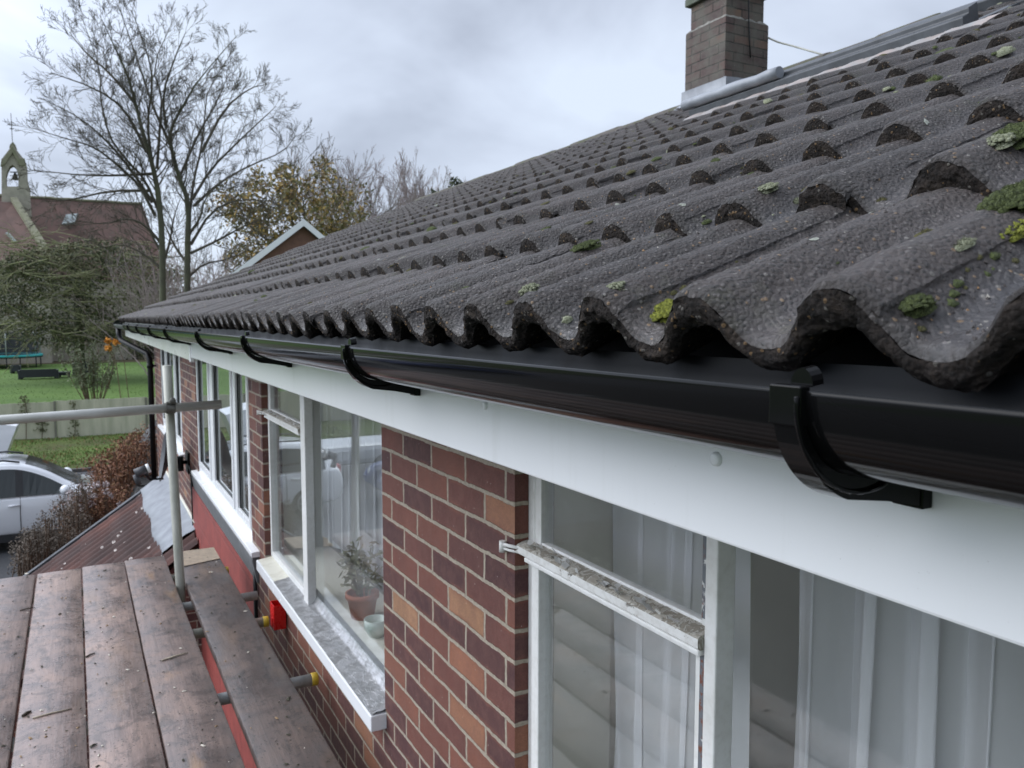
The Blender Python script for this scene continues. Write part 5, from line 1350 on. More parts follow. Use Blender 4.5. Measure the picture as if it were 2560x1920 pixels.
# ---- low spreading evergreen with lichen grown branches in front of the church
ev = thing('evergreen_tree', at_y(190, 905, 66), 'broad dark evergreen with drooping yellow green branches in front of the church', 'tree')
M['yew'] = plain('yew_foliage', (0.105, 0.118, 0.052), (0.14, 0.145, 0.07), 0.6, 0.8, 0.0); M['yewdark'] = plain('yew_dark', (0.052, 0.064, 0.032), (0.07, 0.08, 0.042), 0.6, 0.8, 0.0); M['yewbrown'] = plain('yew_brown', (0.20, 0.165, 0.11), (0.155, 0.13, 0.085), 0.6, 0.8, 0.0)
er = random.Random(17); fol = MB(); brn = MB(); YE = 66
trunkm = MB(); trunkm.tube([at_y(200, 905, YE), at_y(195, 800, YE), at_y(190, 690, YE)], [0.35, 0.3, 0.15], 8); trunkm.build('trunk', M['bark'], ev)
spots = []
for i in range(230):
    while True:
        u, v = er.uniform(-1, 1), er.uniform(-1, 1)
        if u * u + v * v < 1: break
    x = 190 + u * 285; y = 718 + v * 150 + 26 * (u > 0.3) * u
    if y < 585 + abs(u - .1) * 90: y += 50
    spots.append((x, y, er.uniform(-4.0, 4.0)))
for (x, y, dp_) in spots:
    c = at_y(x, y, YE + dp_); s_ = er.uniform(0.5, 1.2)
    leaf_cloud(fol, c, (s_ * 1.6, s_ * 1.2, s_ * 0.7), 105, 0.11, er, (0, 0, 1, 1, 2), 0.05)
for i in range(85):
    x = er.uniform(5, 430); y = er.uniform(600, 850); a = at_y(x, y, YE - 3.5 + er.uniform(-1.5, 2)); sgn = er.choice((-1, -1, 1))
    grow(brn, a, Vector((sgn * 1, er.uniform(-.3, .3), er.uniform(-0.35, 0.25))), er.uniform(2.0, 5.0), 0.045, 2, er, -0.12, 0.55, (3, 4), 5, 0.55, None, 0.012, 0.16, 5)
fol.build('crown', [M['yew'], M['yewdark'], M['yewbrown']], ev); brn.build('branches', M['lichenbranch'], ev)

us = random.Random(53)
for (cx_, lab_) in ((430, 'thin brownish thicket round the foot of the bare tree'), (530, 'thin brownish thicket between the bare tree and the gable')):
    b0 = at_y(cx_, 800, 58); b0.z = G; o = thing('thicket', b0, lab_, 'shrub'); st = MB()
    for k in range(26):
        x = us.uniform(cx_ - 60, cx_ + 60); a = at_y(x, 800, 58 + us.uniform(-2, 2)); a.z = G
        grow(st, a, Vector((us.gauss(0, .3), us.gauss(0, .3), 1)), us.uniform(5.5, 8.5), 0.05, 2, us, 0.1, 0.5, (4, 6), 5, 0.5, None, 0.014, 0.12, 4, 0.3)
    st.build('stems', M['birchtwig'], o)
# ---- the half bare golden tree behind the gable
def card_tree(name, label, base, top_h, rx, ry_, n_clumps, n_leaf, lsz, mats, mis, rn, z0f=0.3, twig=M['twigs'], tr_r=0.25, hollow=0.2, depth=3):
    o = thing(name, base, label, 'tree', 'trees beyond the garden')
    tm = MB(); tm.tube([base, base + Vector((0.1, 0, top_h * .3)), base + Vector((0, 0.1, top_h * .6))], [tr_r, tr_r * .7, tr_r * .3], 7); tm.build('trunk', M['bark'], o)
    cm = MB(); bm_ = MB()
    for k in range(9):
        a = 2 * PI * k / 9 + rn.uniform(-.3, .3)
        grow(bm_, base + Vector((0, 0, top_h * rn.uniform(.25, .55))), Vector((math.cos(a) * .8, math.sin(a) * .8, rn.uniform(.5, 1.3))), top_h * rn.uniform(.35, .5), tr_r * .4, depth, rn, 0.15, 0.6, (3, 5), 4, 0.6, None, 0.016, 0.12, 4)
    for k in range(n_clumps):
        while True:
            d = Vector((rn.uniform(-1, 1), rn.uniform(-1, 1), rn.uniform(-1, 1)))
            if d.length < 1: break
        c = base + Vector((d.x * rx, d.y * ry_, top_h * (z0f + (1 - z0f) * 0.5 + d.z * (1 - z0f) * 0.5)))
        s_ = rn.uniform(0.5, 1.1) * rx * 0.20
        leaf_cloud(cm, c, (s_, s_, s_ * .8), n_leaf, lsz, rn, mis, 0.0)
    tag(bm_.build('branches', twig, o)); cm.build('crown', mats, o)
    return o
M['gold1'] = plain('ochre_leaf', (0.34, 0.235, 0.07), (0.40, 0.26, 0.075), 0.5, 0.8, 0.0); M['gold2'] = plain('olive_leaf', (0.20, 0.185, 0.085), (0.16, 0.145, 0.07), 0.5, 0.8, 0.0); M['gold3'] = plain('brown_leaf', (0.22, 0.155, 0.09), None, 0.5, 0.8, 0.0)
gb = at_y(745, 800, 70); gb.z = G
gtop = at_y(742, 410, 70).z - G
card_tree('golden_tree', 'ochre and olive half bare tree behind the brick gable', gb, gtop * 1.03, 7.0, 6, 190, 75, 0.17, [M['gold1'], M['gold2'], M['gold3']], (0, 1, 1, 2), random.Random(41), 0.30, M['twigs'], 0.3, 0.0, 3)
# ---- twiggy purple grey trees on the skyline
br_ = random.Random(6)
for i, (sx, sy, Yd, lab) in enumerate(((830, 392, 92, 'bare twiggy tree left of the skyline gap behind the golden tree'), (965, 388, 96, 'tallest bare purple grey tree against the sky behind the roof slope'), (1075, 428, 98, 'bare purple grey tree nearest the end of the ridge'))):
    bp = at_y(sx, 800, Yd); bp.z = G; tp = at_y(sx, sy, Yd); H = tp.z - G
    o = thing('twiggy_tree', bp, lab, 'tree', 'trees beyond the garden')
    tm = MB(); tm.tube([bp, bp + Vector((0, 0, H * .45))], [0.3, 0.16], 7, caps=False); tm.build('trunk', M['bark'], o)
    cm = MB()
    for k in range(15):
        a = 2 * PI * k / 15 + br_.uniform(-.3, .3)
        grow(cm, bp + Vector((0, 0, H * br_.uniform(.22, .5))), Vector((math.cos(a) * .42, math.sin(a) * .42, 1.0)), H * br_.uniform(.36, .5), 0.10, 3, br_, 0.20, 0.42, (4, 6), 4, 0.55, None, 0.020, 0.09, 3)
    cm.build('crown', M['birchtwig'], o)
# small clipped conifers showing over the far end of the ridge
M['conifer'] = plain('conifer_green', (0.035, 0.050, 0.022), (0.055, 0.065, 0.032), 2, 0.85, 0.0)
for (sx, sy, hw_, lab) in ((1092, 462, 0.62, 'small dark conifer top over the far end of the ridge'), (1140, 448, 0.85, 'rounder conifer top at the foot of the ridge line')):
    c = at_y(sx, sy, 31); bs_ = Vector((c.x, c.y, G)); o = thing('conifer', bs_, lab, 'tree', 'trees beyond the garden')
    tm = MB(); tm.tube([bs_, Vector((c.x, c.y, c.z - 1))], [0.14, 0.06], 6); tm.build('trunk', M['bark'], o)
    cm = MB(); rn = random.Random(int(sx))
    for k in range(40):
        f = rn.random() ** 0.7; rr = hw_ * f * 1.1; a = rn.uniform(0, 2 * PI); leaf_cloud(cm, Vector((c.x + rr * math.cos(a) * .7, c.y + rr * math.sin(a) * .7, c.z - 0.1 - f * 4.0)), (0.35, 0.35, 0.35), 60, 0.09, rn, (0,), 0)
    cm.build('crown', M['conifer'], o)

# ================================================================== BUILDINGS BEYOND
M['redroof'] = plain('red_clay_roof', (0.090, 0.058, 0.048), (0.145, 0.082, 0.068), 0.7, 0.85, 0.4, 0.03, 3, lo=0.3, hi=0.7)
M['stone'] = plain('grey_buff_stone', (0.40, 0.365, 0.30), (0.29, 0.27, 0.22), 1.4, 0.9, 0.5, 0.03, 5)
M['mossstone'] = plain('mossy_stone', (0.185, 0.185, 0.115), (0.24, 0.23, 0.165), 1.6, 0.9, 0.4)
M['bronze'] = plain('dark_bell', (0.05, 0.045, 0.04), None, 4, 0.5, 0.1)
church = thing('church', at_y(60, 850, 105), 'stone church with red tiled roofs and a small bellcote', 'church')
D0 = 105.0
def cy(x, y, Y=D0): return at_y(x, y, Y)
nv0, nv1 = cy(60, 503), cy(356, 503)
zr = (nv0.z + nv1.z) / 2
mb = MB()
eave = cy(200, 700, 98)
xl, xr_ = nv0.x - 3, nv1.x
mb.add([(xl, D0, zr), (xr_, D0, zr), (xr_ + 2.0, 98, eave.z), (xl, 98, eave.z)], [(0, 1, 2, 3)][::-1])
mb.add([(xl, D0, zr), (xr_, D0, zr), (xr_ + 2.0, D0 + 7, eave.z), (xl, D0 + 7, eave.z)], [(0, 1, 2, 3)])
mb.add([(xr_, D0, zr), (xr_ + 2, 98, eave.z), (xr_ + 2, D0 + 7, eave.z)], [(0, 1, 2)])
mb.build('roof', M['redroof'], church)
mb = MB(); mb.tube([(xl + (xr_ - xl) * i / 14, D0, zr + 0.10 + 0.16 * noise.noise(Vector((i * .9, 2, 2)))) for i in range(15)], 0.16, 6); mb.build('ridge', M['mossstone'], church)
mb = MB(); mb.box((xl, 98.3, G), (xr_ + 1.7, D0 + 6.7, eave.z)); mb.build('wall', M['stone'], church)
sk = MB(); a_, b2, c_, d_ = cy(165, 540, D0 - 1.9), cy(196, 537, D0 - 1.9), cy(186, 560, D0 - 2.9), cy(155, 563, D0 - 2.9)
sk.prism([a_, b2, c_, d_], (0, -0.12, 0.16)); M['skylight'] = plain('skylight_glass', (0.30, 0.34, 0.34), (0.2, 0.23, 0.23), 1, 0.08, 0.0); sk.build('skylight', M['skylight'], church)
# front wing with its gable coping and the bellcote standing on it
tl, tr2, brr, bl = cy(-120, 498, 100), cy(34, 506, 100), cy(118, 640, 92), cy(-120, 690, 92)
mb = MB(); mb.prism([tl, bl, brr, tr2], (0, 0.1, -0.25)); mb.add([tl, tr2, tr2 + Vector((1.5, 9, -5.5)), tl + Vector((0, 9, -5.5))], [(0, 1, 2, 3)]); mb.build('wing_roof', M['redroof'], church)
mb = MB(); mb.prism([Vector((bl.x, bl.y, G)), Vector((brr.x, brr.y, G)), brr + Vector((0, 0, -.3)), bl + Vector((0, 0, -.3))], (0, 8, 0)); mb.add([brr, tr2, tr2 + Vector((1.0, 9, -5.5))], [(0, 1, 2)]); mb.build('wing_wall', M['stone'], church)
mb = MB(); mb.prism([tr2 + Vector((-.25, 0, .12)), tr2 + Vector((.35, 0, .12)), brr + Vector((.35, 0, .12)), brr + Vector((-.3, 0, .12))], (0, -0.2, 0.4)); mb.build('coping', M['mossstone'], church)
mb = MB(); a_, b2, c_, d_ = cy(14, 584, 95.3), cy(22, 584, 95.3), cy(42, 606, 94), cy(34, 606, 94); mb.prism([a_, b2, c_, d_], (0, -0.1, 0.12)); mb.build('skylight', M['skylight'], church)
YB_ = 100.3
def by_(zx, zy): return cy(zx / 4.608, 260 + zy / 4.608, YB_)      # bellcote outline
def bpoly(mb, pts, th, y=0.0): mb.prism([by_(*p) + Vector((0, y, 0)) for p in pts], (0, th, 0))
mb = MB()
bpoly(mb, [(18, 1110), (18, 830), (68, 830), (72, 960), (72, 1110)], 1.5); bpoly(mb, [(212, 1110), (212, 960), (210, 830), (310, 830), (318, 900), (340, 960), (345, 1110)], 1.5)
bpoly(mb, [(72, 1110), (72, 950), (212, 950), (212, 1110)], 1.5, 0.003); bpoly(mb, [(0, 1300), (18, 1110), (345, 1110), (360, 1300)], 1.6)
bpoly(mb, [(18, 830), (14, 640), (145, 470), (145, 700), (110, 720), (85, 770), (68, 830)], 1.5, 0.0); bpoly(mb, [(145, 470), (280, 640), (305, 700), (310, 830), (210, 830), (195, 770), (175, 725), (145, 700)], 1.5, 0.0)
bell_c = mb.build('bellcote', M['stone'], church)
mb = MB(); bpoly(mb, [(5, 720), (22, 630), (50, 630), (145, 490), (225, 630), (285, 630), (300, 690), (250, 715), (215, 690), (145, 560), (60, 690), (12, 722)], 0.25, -0.22); mb.build('gable_coping', M['mossstone'], bell_c)
mb = MB(); bpoly(mb, [(105, 500), (112, 470), (145, 430), (178, 470), (190, 505), (145, 520)], 1.0, 0.1); mb.build('finial', M['mossstone'], bell_c)
mb = MB(); b0 = by_(168, 800) + Vector((0, .7, 0)); mb.lathe([(0.02, 0.2), (0.12, 0.12), (0.18, -0.1), (0.27, -0.42), (0.36, -0.55), (0, -0.55)], b0, 14); mb.tube([by_(110, 800) + Vector((0, .7, .25)), by_(215, 800) + Vector((0, .7, .25))], 0.06, 6); mb.build('bell', M['bronze'], bell_c)
mb = MB(); v0, v1 = by_(143, 430), by_(125, 105); mb.tube([v0, v1], 0.035, 6); mb.tube([by_(112, 285), by_(160, 285)], 0.05, 6); mb.tube([by_(120, 205), by_(160, 225)], 0.03, 5); mb.lathe([(0, .12), (.12, 0), (0, -.12)], by_(133, 283), 8); mb.build('weather_vane', M['bronze'], bell_c)

gab = thing('gabled_house', at_y(750, 800, 40), 'brick gable end with white barge boards beyond the roof', 'house')
YGa = 40.0
ap_ = at_y(755, 556, YGa); le = at_y(520, 735, YGa); re_ = at_y(872, 655, YGa)
re_ = Vector((2 * ap_.x - le.x, YGa, le.z))
M['gablebrick'] = plain('far_red_brick', (0.20, 0.105, 0.075), (0.155, 0.085, 0.065), 5, 0.9, 0.3, 0.01, 30)
mb = MB(); mb.prism([(le.x + .3, YGa, G), (re_.x - .3, YGa, G), (re_.x - .3, YGa, le.z - .1), (ap_.x, YGa, ap_.z - .15), (le.x + .3, YGa, le.z - .1)], (3.3, 9, 0)); mb.build('wall', M['gablebrick'], gab)
mb = MB()
for e_ in (le, re_): mb.prism([e_ + Vector((0, -.30, 0)), ap_ + Vector((0, -.30, 0)), ap_ + Vector((0, -.30, .16)), e_ + Vector((0, -.30, .16))], (3.5, 9.6, 0))
mb.build('roof', M['darktile'], gab)
for e_ in (le, re_):
    mb = MB(); mb.prism([e_ + Vector((0, -.36, -.20)), ap_ + Vector((0, -.36, -.20)), ap_ + Vector((0, -.36, .14)), e_ + Vector((0, -.36, .14))], (0, 0.05, 0)); mb.build('barge_board', M['upvc'], gab)

# ================================================================== GARDEN FURNITURE, SHRUBS, HEDGES
YG = 86.0
M['teal'] = plain('teal_trampoline_pad', (0.03, 0.42, 0.42), (0.025, 0.36, 0.37), 2, 0.4, 0.0); M['net_black'] = plain('black_net', (0.02, 0.022, 0.03), None, 2, 0.8, 0.0)
m, t, b_, vec, o_ = new_mat('trampoline_net'); M['mesh'] = m
b_.inputs['Base Color'].default_value = (0.03, 0.035, 0.045, 1); b_.inputs['Alpha'].default_value = 0.75; b_.inputs['Roughness'].default_value = 0.8
tcn = at_y(-10, 917, YG); tcn.z = G
tramp = thing('trampoline', tcn, 'round garden trampoline with a teal padded rim and black safety net', 'trampoline')
pe = at_y(108, 885, YG); TR_ = pe.x - tcn.x; th_ = 1.15
mb = MB(); rows = []
for r_, h in ((TR_ - 0.45, th_ - 0.02), (TR_ - 0.42, th_ + 0.05), (TR_ - 0.03, th_ + 0.05), (TR_, th_ - 0.04), (TR_ - 0.02, th_ - 0.12)):
    rows.append([(tcn.x + r_ * math.cos(2 * PI * k / 48), YG + r_ * math.sin(2 * PI * k / 48), G + h) for k in range(49)])
mb.grid(rows[::-1]); mb.build('padded_rim', M['teal'], tramp)
mb = MB(); mb.lathe([(0, th_ - 0.06), (TR_ - 0.42, th_ - 0.03)], (tcn.x, YG, G), 40); mb.lathe([(TR_ - 0.06, th_ - 0.24), (TR_ - 0.02, th_ - 0.2), (TR_ - 0.02, th_ - .12)], (tcn.x, YG, G), 40); mb.build('mat', M['net_black'], tramp)
for k in range(8):
    a = 2 * PI * k / 8 + 0.3; x, y = tcn.x + (TR_ - .1) * math.cos(a), YG + (TR_ - .1) * math.sin(a)
    mb = MB(); mb.tube([(x, y, G + th_ - .1), (x, y, G + .03), ], 0.05, 6); mb.build('leg', M['net_black'], tramp)
    mb = MB(); mb.tube([(x, y, G + th_), (x, y, G + th_ + 1.9), (tcn.x + (TR_ - .3) * math.cos(a), YG + (TR_ - .3) * math.sin(a), G + th_ + 2.1)], 0.045, 6); mb.build('net_pole', M['bluegrey'], tramp)
mb = MB(); mb.grid([[(tcn.x + (TR_ - .35) * math.cos(2 * PI * k / 40), YG + (TR_ - .35) * math.sin(2 * PI * k / 40), G + h) for k in range(41)] for h in (th_, th_ + 2.0)]); mb.build('safety_net', M['mesh'], tramp)

M['rattan'] = plain('dark_grey_rattan', (0.045, 0.05, 0.06), (0.03, 0.034, 0.04), 20, 0.7, 0.3); M['rattanlight'] = plain('grey_cushion_top', (0.13, 0.15, 0.18), None, 10, 0.8, 0.2)
def garden_seat(px0, px1, pyb, Y, seat, back, label, deep=0.8, arms=True, group='garden furniture on the lawn'):
    a = at_y(px0, pyb, Y); b = at_y(px1, pyb, Y); a.z = b.z = G
    o = thing('garden_sofa' if back > 0 else 'garden_table', a, label, 'garden seat' if back > 0 else 'garden table', group)
    mb = MB(); mb.box((a.x, Y, G + seat * 0.35), (b.x, Y + deep, G + seat)); mb.build('seat' if back > 0 else 'table_top', M['rattan'], o, 0.02)
    for x in (a.x + 0.04, b.x - 0.16):
        for y in (Y + 0.03, Y + deep - 0.15):
            mb = MB(); mb.box((x, y, G), (x + 0.12, y + 0.12, G + seat * 0.35)); mb.build('leg', M['rattan'], o)
    if back > 0:
        mb = MB(); mb.box((a.x, Y - 0.14, G + seat * 0.3), (b.x, Y - 0.002, G + back)); mb.build('backrest', M['rattan'], o, 0.02)
    if arms:
        for x in (a.x - 0.12, b.x + 0.002):
            mb = MB(); mb.box((x, Y - 0.13, G + 0.02), (x + 0.118, Y + deep, G + back * 0.9 if back > 0 else G + seat)); mb.build('arm', M['rattan'], o, 0.02)
    return o
def yof(py): return 4.4 / ((py - 799.6) / F * 0.985) 
garden_seat(50, 142, 943, 68, 0.42, 0.72, 'long low dark garden sofa in the middle of the lawn')
garden_seat(146, 176, 942, 69, 0.40, 0.0, 'low grey garden table at the end of the long sofa', 0.9, False)
garden_seat(186, 238, 940, 71, 0.45, 1.05, 'dark garden sofa half hidden behind the thin lawn shrub')
garden_seat(30, 48, 933, 76, 0.42, 0.7, 'small dark garden chair behind the long sofa', 0.7)

sh = thing('shrub', at_y(236, 1020, 44), 'thin pale green many stemmed shrub on the lawn behind the fence', 'shrub')
M['palegreen'] = plain('grey_green_leaf', (0.16, 0.18, 0.105), (0.115, 0.13, 0.075), 2, 0.85, 0.0); M['stem'] = plain('brown_stem', (0.14, 0.085, 0.055), (0.09, 0.06, 0.04), 3, 0.9, 0.0)
sr = random.Random(19); stm = MB(); lf = MB(); b0 = at_y(236, 1020, 44); b0.z = G; tpz = at_y(236, 850, 44).z
for k in range(26):
    a = sr.uniform(0, 2 * PI); d = Vector((math.cos(a) * .30, math.sin(a) * .3, 1)); L = (tpz - G) * sr.uniform(.6, 1.0)
    p = b0 + Vector((math.cos(a) * .28, math.sin(a) * .28, 0)); e_ = p + d.normalized() * L + Vector((sr.gauss(0, .15), 0, 0)); stm.tube([p, p.lerp(e_, .5) + Vector((sr.gauss(0, .06), 0, 0)), e_], [0.022, 0.016, 0.008], 4, caps=False)
    for q in range(60):
        f = sr.uniform(.42, 1.05); c = p.lerp(e_, f) + Vector((sr.gauss(0, .11), sr.gauss(0, .11), sr.gauss(0, .1))); leaf_cloud(lf, c, (.05, .05, .08), 2, 0.055, sr, (0,), 0)
stm.build('stem', M['stem'], sh); tag(lf.build('foliage', M['palegreen'], sh), kind='stuff')

iv = random.Random(23)
for (sx, y0_, y1_, lab) in ((60, 990, 1052, 'thin climber with a few leaves on the left fence panel'), (102, 1035, 1080, 'ivy clump hanging low on the fence above the car'), (183, 1005, 1100, 'ivy trailing down the fence post in the middle')):
    a = at_y(sx, y0_, 33.2); b = at_y(sx + 4, y1_, 33.2); o = thing('climber', Vector((a.x, 33.2, G)), lab, 'climber', 'climbers on the fence')
    mb = MB(); mb.tube([Vector((a.x, 33.22, G + .1)), Vector((a.x + .05, 33.22, (a.z + b.z) / 2)), a], 0.012, 4, caps=False); mb.build('stem', M['stem'], o)
    mb = MB()
    for q in range(70): p = a.lerp(b, iv.random()); leaf_cloud(mb, p + Vector((iv.gauss(0, .09), -0.03, 0)), (.06, .04, .06), 3, 0.04, iv, (0,), 0)
    tag(mb.build('foliage', M['yew'], o), kind='stuff')

# dark hedge, shed and rear wall at the back of the lawn
M['hedgeleaf'] = plain('hedge_shade_leaf', (0.028, 0.038, 0.018), (0.05, 0.052, 0.028), 1, 0.85, 0.0)  # near-black leaves put the shade of the understorey gaps into colour
hr = random.Random(29)
mb = MB()
for i in range(210):
    x = hr.uniform(-14, 14); h = hr.uniform(0.3, 3.6); leaf_cloud(mb, (x, 97 + hr.uniform(-1.5, 2.5), G + h), (1.3, 0.8, 0.7), 60, 0.17, hr, (0, 0, 1), 0.0)
tag(mb.build('hedge', [M['hedgeleaf'], M['yewbrown']]), 'overgrown hedge along the back of the lawn with understorey shade in its dark leaves', 'hedge', kind='stuff')
sh_ = thing('shed', at_y(60, 890, 95), 'small brick shed with dark boarded front behind the trampoline', 'shed')
a, b = at_y(-60, 870, 95), at_y(110, 870, 95); zt = at_y(80, 815, 95).z
mb = MB(); mb.box((a.x, 95, G), (b.x, 98, zt)); M['shedbrick'] = plain('orange_brick_far', (0.30, 0.13, 0.075), (0.22, 0.095, 0.06), 3, 0.9, 0.3); mb.build('wall', M['shedbrick'], sh_)
mb = MB(); mb.prism([(a.x - .3, 94.7, zt), (b.x + .3, 94.7, zt), (b.x + .3, 94.7, zt + .12), (a.x - .3, 94.7, zt + .12)], (0, 3.8, .6)); mb.build('roof', M['darktile'], sh_)
c, d = at_y(34, 870, 94.9), at_y(79, 870, 94.9); mb = MB(); mb.box((c.x, 94.9, G + .1), (d.x, 94.99, zt - .1)); mb.build('door', M['slate'], sh_)
wl = MB(); a, b = at_y(112, 880, 96), at_y(330, 880, 96); wl.box((a.x, 95.6, G), (b.x, 95.8, at_y(150, 856, 96).z)); tag(wl.build('garden_wall', M['stone']), 'low grey garden wall between the shed and the dark hedge', 'wall')
lant = random.Random(2)
for (sx, sy, lab) in ((269, 852, 'upper left of the three orange seed heads by the gutter end'), (290, 855, 'right hand orange seed head nearest the swan neck pipe'), (271, 870, 'lowest of the three orange seed heads above the lawn')):
    c = at_y(sx, sy, 40); mb = MB(); leaf_cloud(mb, c, (.12, .1, .12), 46, 0.10, lant, (0,), 0); mb.tube([c, c + Vector((0.3, 0, -0.9)), Vector((c.x + .5, 40.2, G))], 0.015, 4, caps=False, mi=1)
    M.setdefault('orange', plain('orange_leaf', (0.62, 0.27, 0.03), (0.5, 0.2, 0.02), 4, 0.7, 0.0)); tag(mb.build('seed_head', [M['orange'], M['stem']]), lab, 'plant', 'orange seed heads')

# russet beech hedge and the withered hydrangea between the car and the porch
bh = thing('beech_shrub', (0.9, 14.3, G), 'tall russet brown beech shrub beside the house corner', 'shrub')
M['russet'] = plain('russet_leaf', (0.20, 0.082, 0.042), (0.27, 0.115, 0.055), 4, 0.75, 0.0); M['russet2'] = plain('brown_beech_leaf', (0.13, 0.058, 0.035), (0.17, 0.08, 0.045), 4, 0.8, 0.0); M['tanleaf'] = plain('tan_leaf', (0.30, 0.17, 0.08), (0.24, 0.13, 0.065), 4, 0.8, 0.0)
hb = random.Random(37); lf = MB(); st = MB()
def hp(sx, sy, Y): return at_y(sx, sy, Y)
for k in range(120):
    sx = 236 + 160 * hb.random(); Y = hb.uniform(13.6, 16.0); topy = 1140 - 70 * min(1, max(0, (sx - 235) / 110)) + hb.uniform(-5, 60)
    p1 = hp(sx, topy, Y); p0 = Vector((p1.x + hb.gauss(0, .12), Y + hb.gauss(0, .1), G)); st.tube([p0, p0.lerp(p1, .6) + Vector((hb.gauss(0, .05), 0, 0)), p1], [0.014, 0.01, 0.004], 4, caps=False)
    for q in range(70):
        f = hb.random() ** 0.75; c = p0.lerp(p1, 0.12 + .88 * f) + Vector((hb.gauss(0, .09), hb.gauss(0, .09), hb.gauss(0, .05))); leaf_cloud(lf, c, (.06, .06, .07), 4, 0.021, hb, (0, 0, 1, 1, 2), 0)
for k in range(70):
    sx = hb.uniform(165, 300); sy = hb.uniform(1235, 1360) + max(0, 225 - sx) * 0.55; c = hp(sx, sy, hb.uniform(12.4, 13.6)); leaf_cloud(lf, c, (.24, .24, .22), 110, 0.020, hb, (0, 1, 1, 2), 0)
    st.tube([Vector((c.x, c.y, G)), c], 0.008, 4, caps=False)
st.build('stems', M['stem'], bh); tag(lf.build('foliage', [M['russet'], M['russet2'], M['tanleaf']], bh), kind='stuff')
hy = thing('hydrangea', (-0.2, 12.6, G), 'withered grey brown hydrangea with pale dead flower heads in front of the car', 'shrub')
M['greybrown'] = plain('withered_leaf', (0.155, 0.125, 0.10), (0.11, 0.09, 0.07), 6, 0.9, 0.0); M['paleflower'] = plain('pale_flower_head', (0.62, 0.56, 0.56), (0.48, 0.42, 0.42), 10, 0.9, 0.0)
lf = MB(); st = MB(); fm = MB()
for k in range(190):
    sx = hb.uniform(45, 215); lo_ = 1405 - (sx - 45) * 0.30; sy = lo_ - hb.random() ** 1.3 * (55 + (sx - 45) * 0.75); Y = hb.uniform(11.3, 12.6); c = hp(sx, sy + 15, Y)
    leaf_cloud(lf, c, (.14, .14, .14), 52, 0.0145, hb, (0,), 0); st.tube([Vector((c.x + hb.gauss(0, .1), c.y, G)), c], 0.007, 4, caps=False)
for (sx, sy) in ((205, 1222), (220, 1226), (190, 1250), (215, 1248), (225, 1258), (262, 1208), (268, 1228), (278, 1242), (298, 1260), (176, 1255), (205, 1266), (241, 1212), (232, 1240), (305, 1258), (186, 1228)):
    c = hp(sx + hb.gauss(0, 3), sy + hb.gauss(0, 3), 12.35); n_ = hb.randint(16, 34); leaf_cloud(fm, c, (.055, .055, .045), n_, 0.022, hb, (0,), 0); st.tube([Vector((c.x, c.y + .1, G)), c], 0.006, 4, caps=False)
st.build('stems', M['stem'], hy); tag(lf.build('foliage', M['greybrown'], hy), kind='stuff'); tag(fm.build('flower_heads', M['paleflower'], hy), kind='stuff')

# ================================================================== CARS
def carpaint(name, c, metal=0.0):
    m, t, b, vec, o = new_mat(name); b.inputs['Base Color'].default_value = (*c, 1); b.inputs['Metallic'].default_value = metal; b.inputs['Roughness'].default_value = 0.32
    b.inputs['Coat Weight'].default_value = 0.8; b.inputs['Coat Roughness'].default_value = 0.04
    return m
M['silver'] = carpaint('silver_paint', (0.72, 0.73, 0.755), 0.05); M['blue'] = carpaint('blue_paint', (0.035, 0.07, 0.26), 0.2); M['white'] = carpaint('white_paint', (0.78, 0.79, 0.80))
M['carglass'] = plain('dark_car_glass', (0.018, 0.024, 0.024), None, 3, 0.06, 0.0, spec=0.6); M['tyre'] = plain('tyre_rubber', (0.018, 0.018, 0.019), None, 20, 0.8, 0.1); M['alloy'] = plain('alloy_wheel', (0.45, 0.46, 0.48), None, 8, 0.3, 0.0, metal=0.7)
M['lamp'] = plain('headlamp', (0.75, 0.78, 0.80), None, 4, 0.1, 0.0); M['redlamp'] = plain('tail_lamp', (0.45, 0.012, 0.012), None, 4, 0.2, 0.0); M['trim'] = plain('black_trim', (0.02, 0.02, 0.022), None, 8, 0.5, 0.0)
ST = [(0.0, .50, .86, .60), (0.06, .36, 1.00, .68), (.22, .30, 1.30, .66), (.55, .28, 1.57, .64), (1.0, .27, 1.66, .64), (1.7, .27, 1.69, .65), (2.15, .27, 1.66, .64), (2.55, .27, 1.50, .64), (2.95, .27, 1.25, .66), (3.25, .27, 1.10, .72), (3.7, .28, 1.03, .72), (4.1, .30, .93, .68), (4.32, .36, .80, .60), (4.42, .48, .66, .48)]
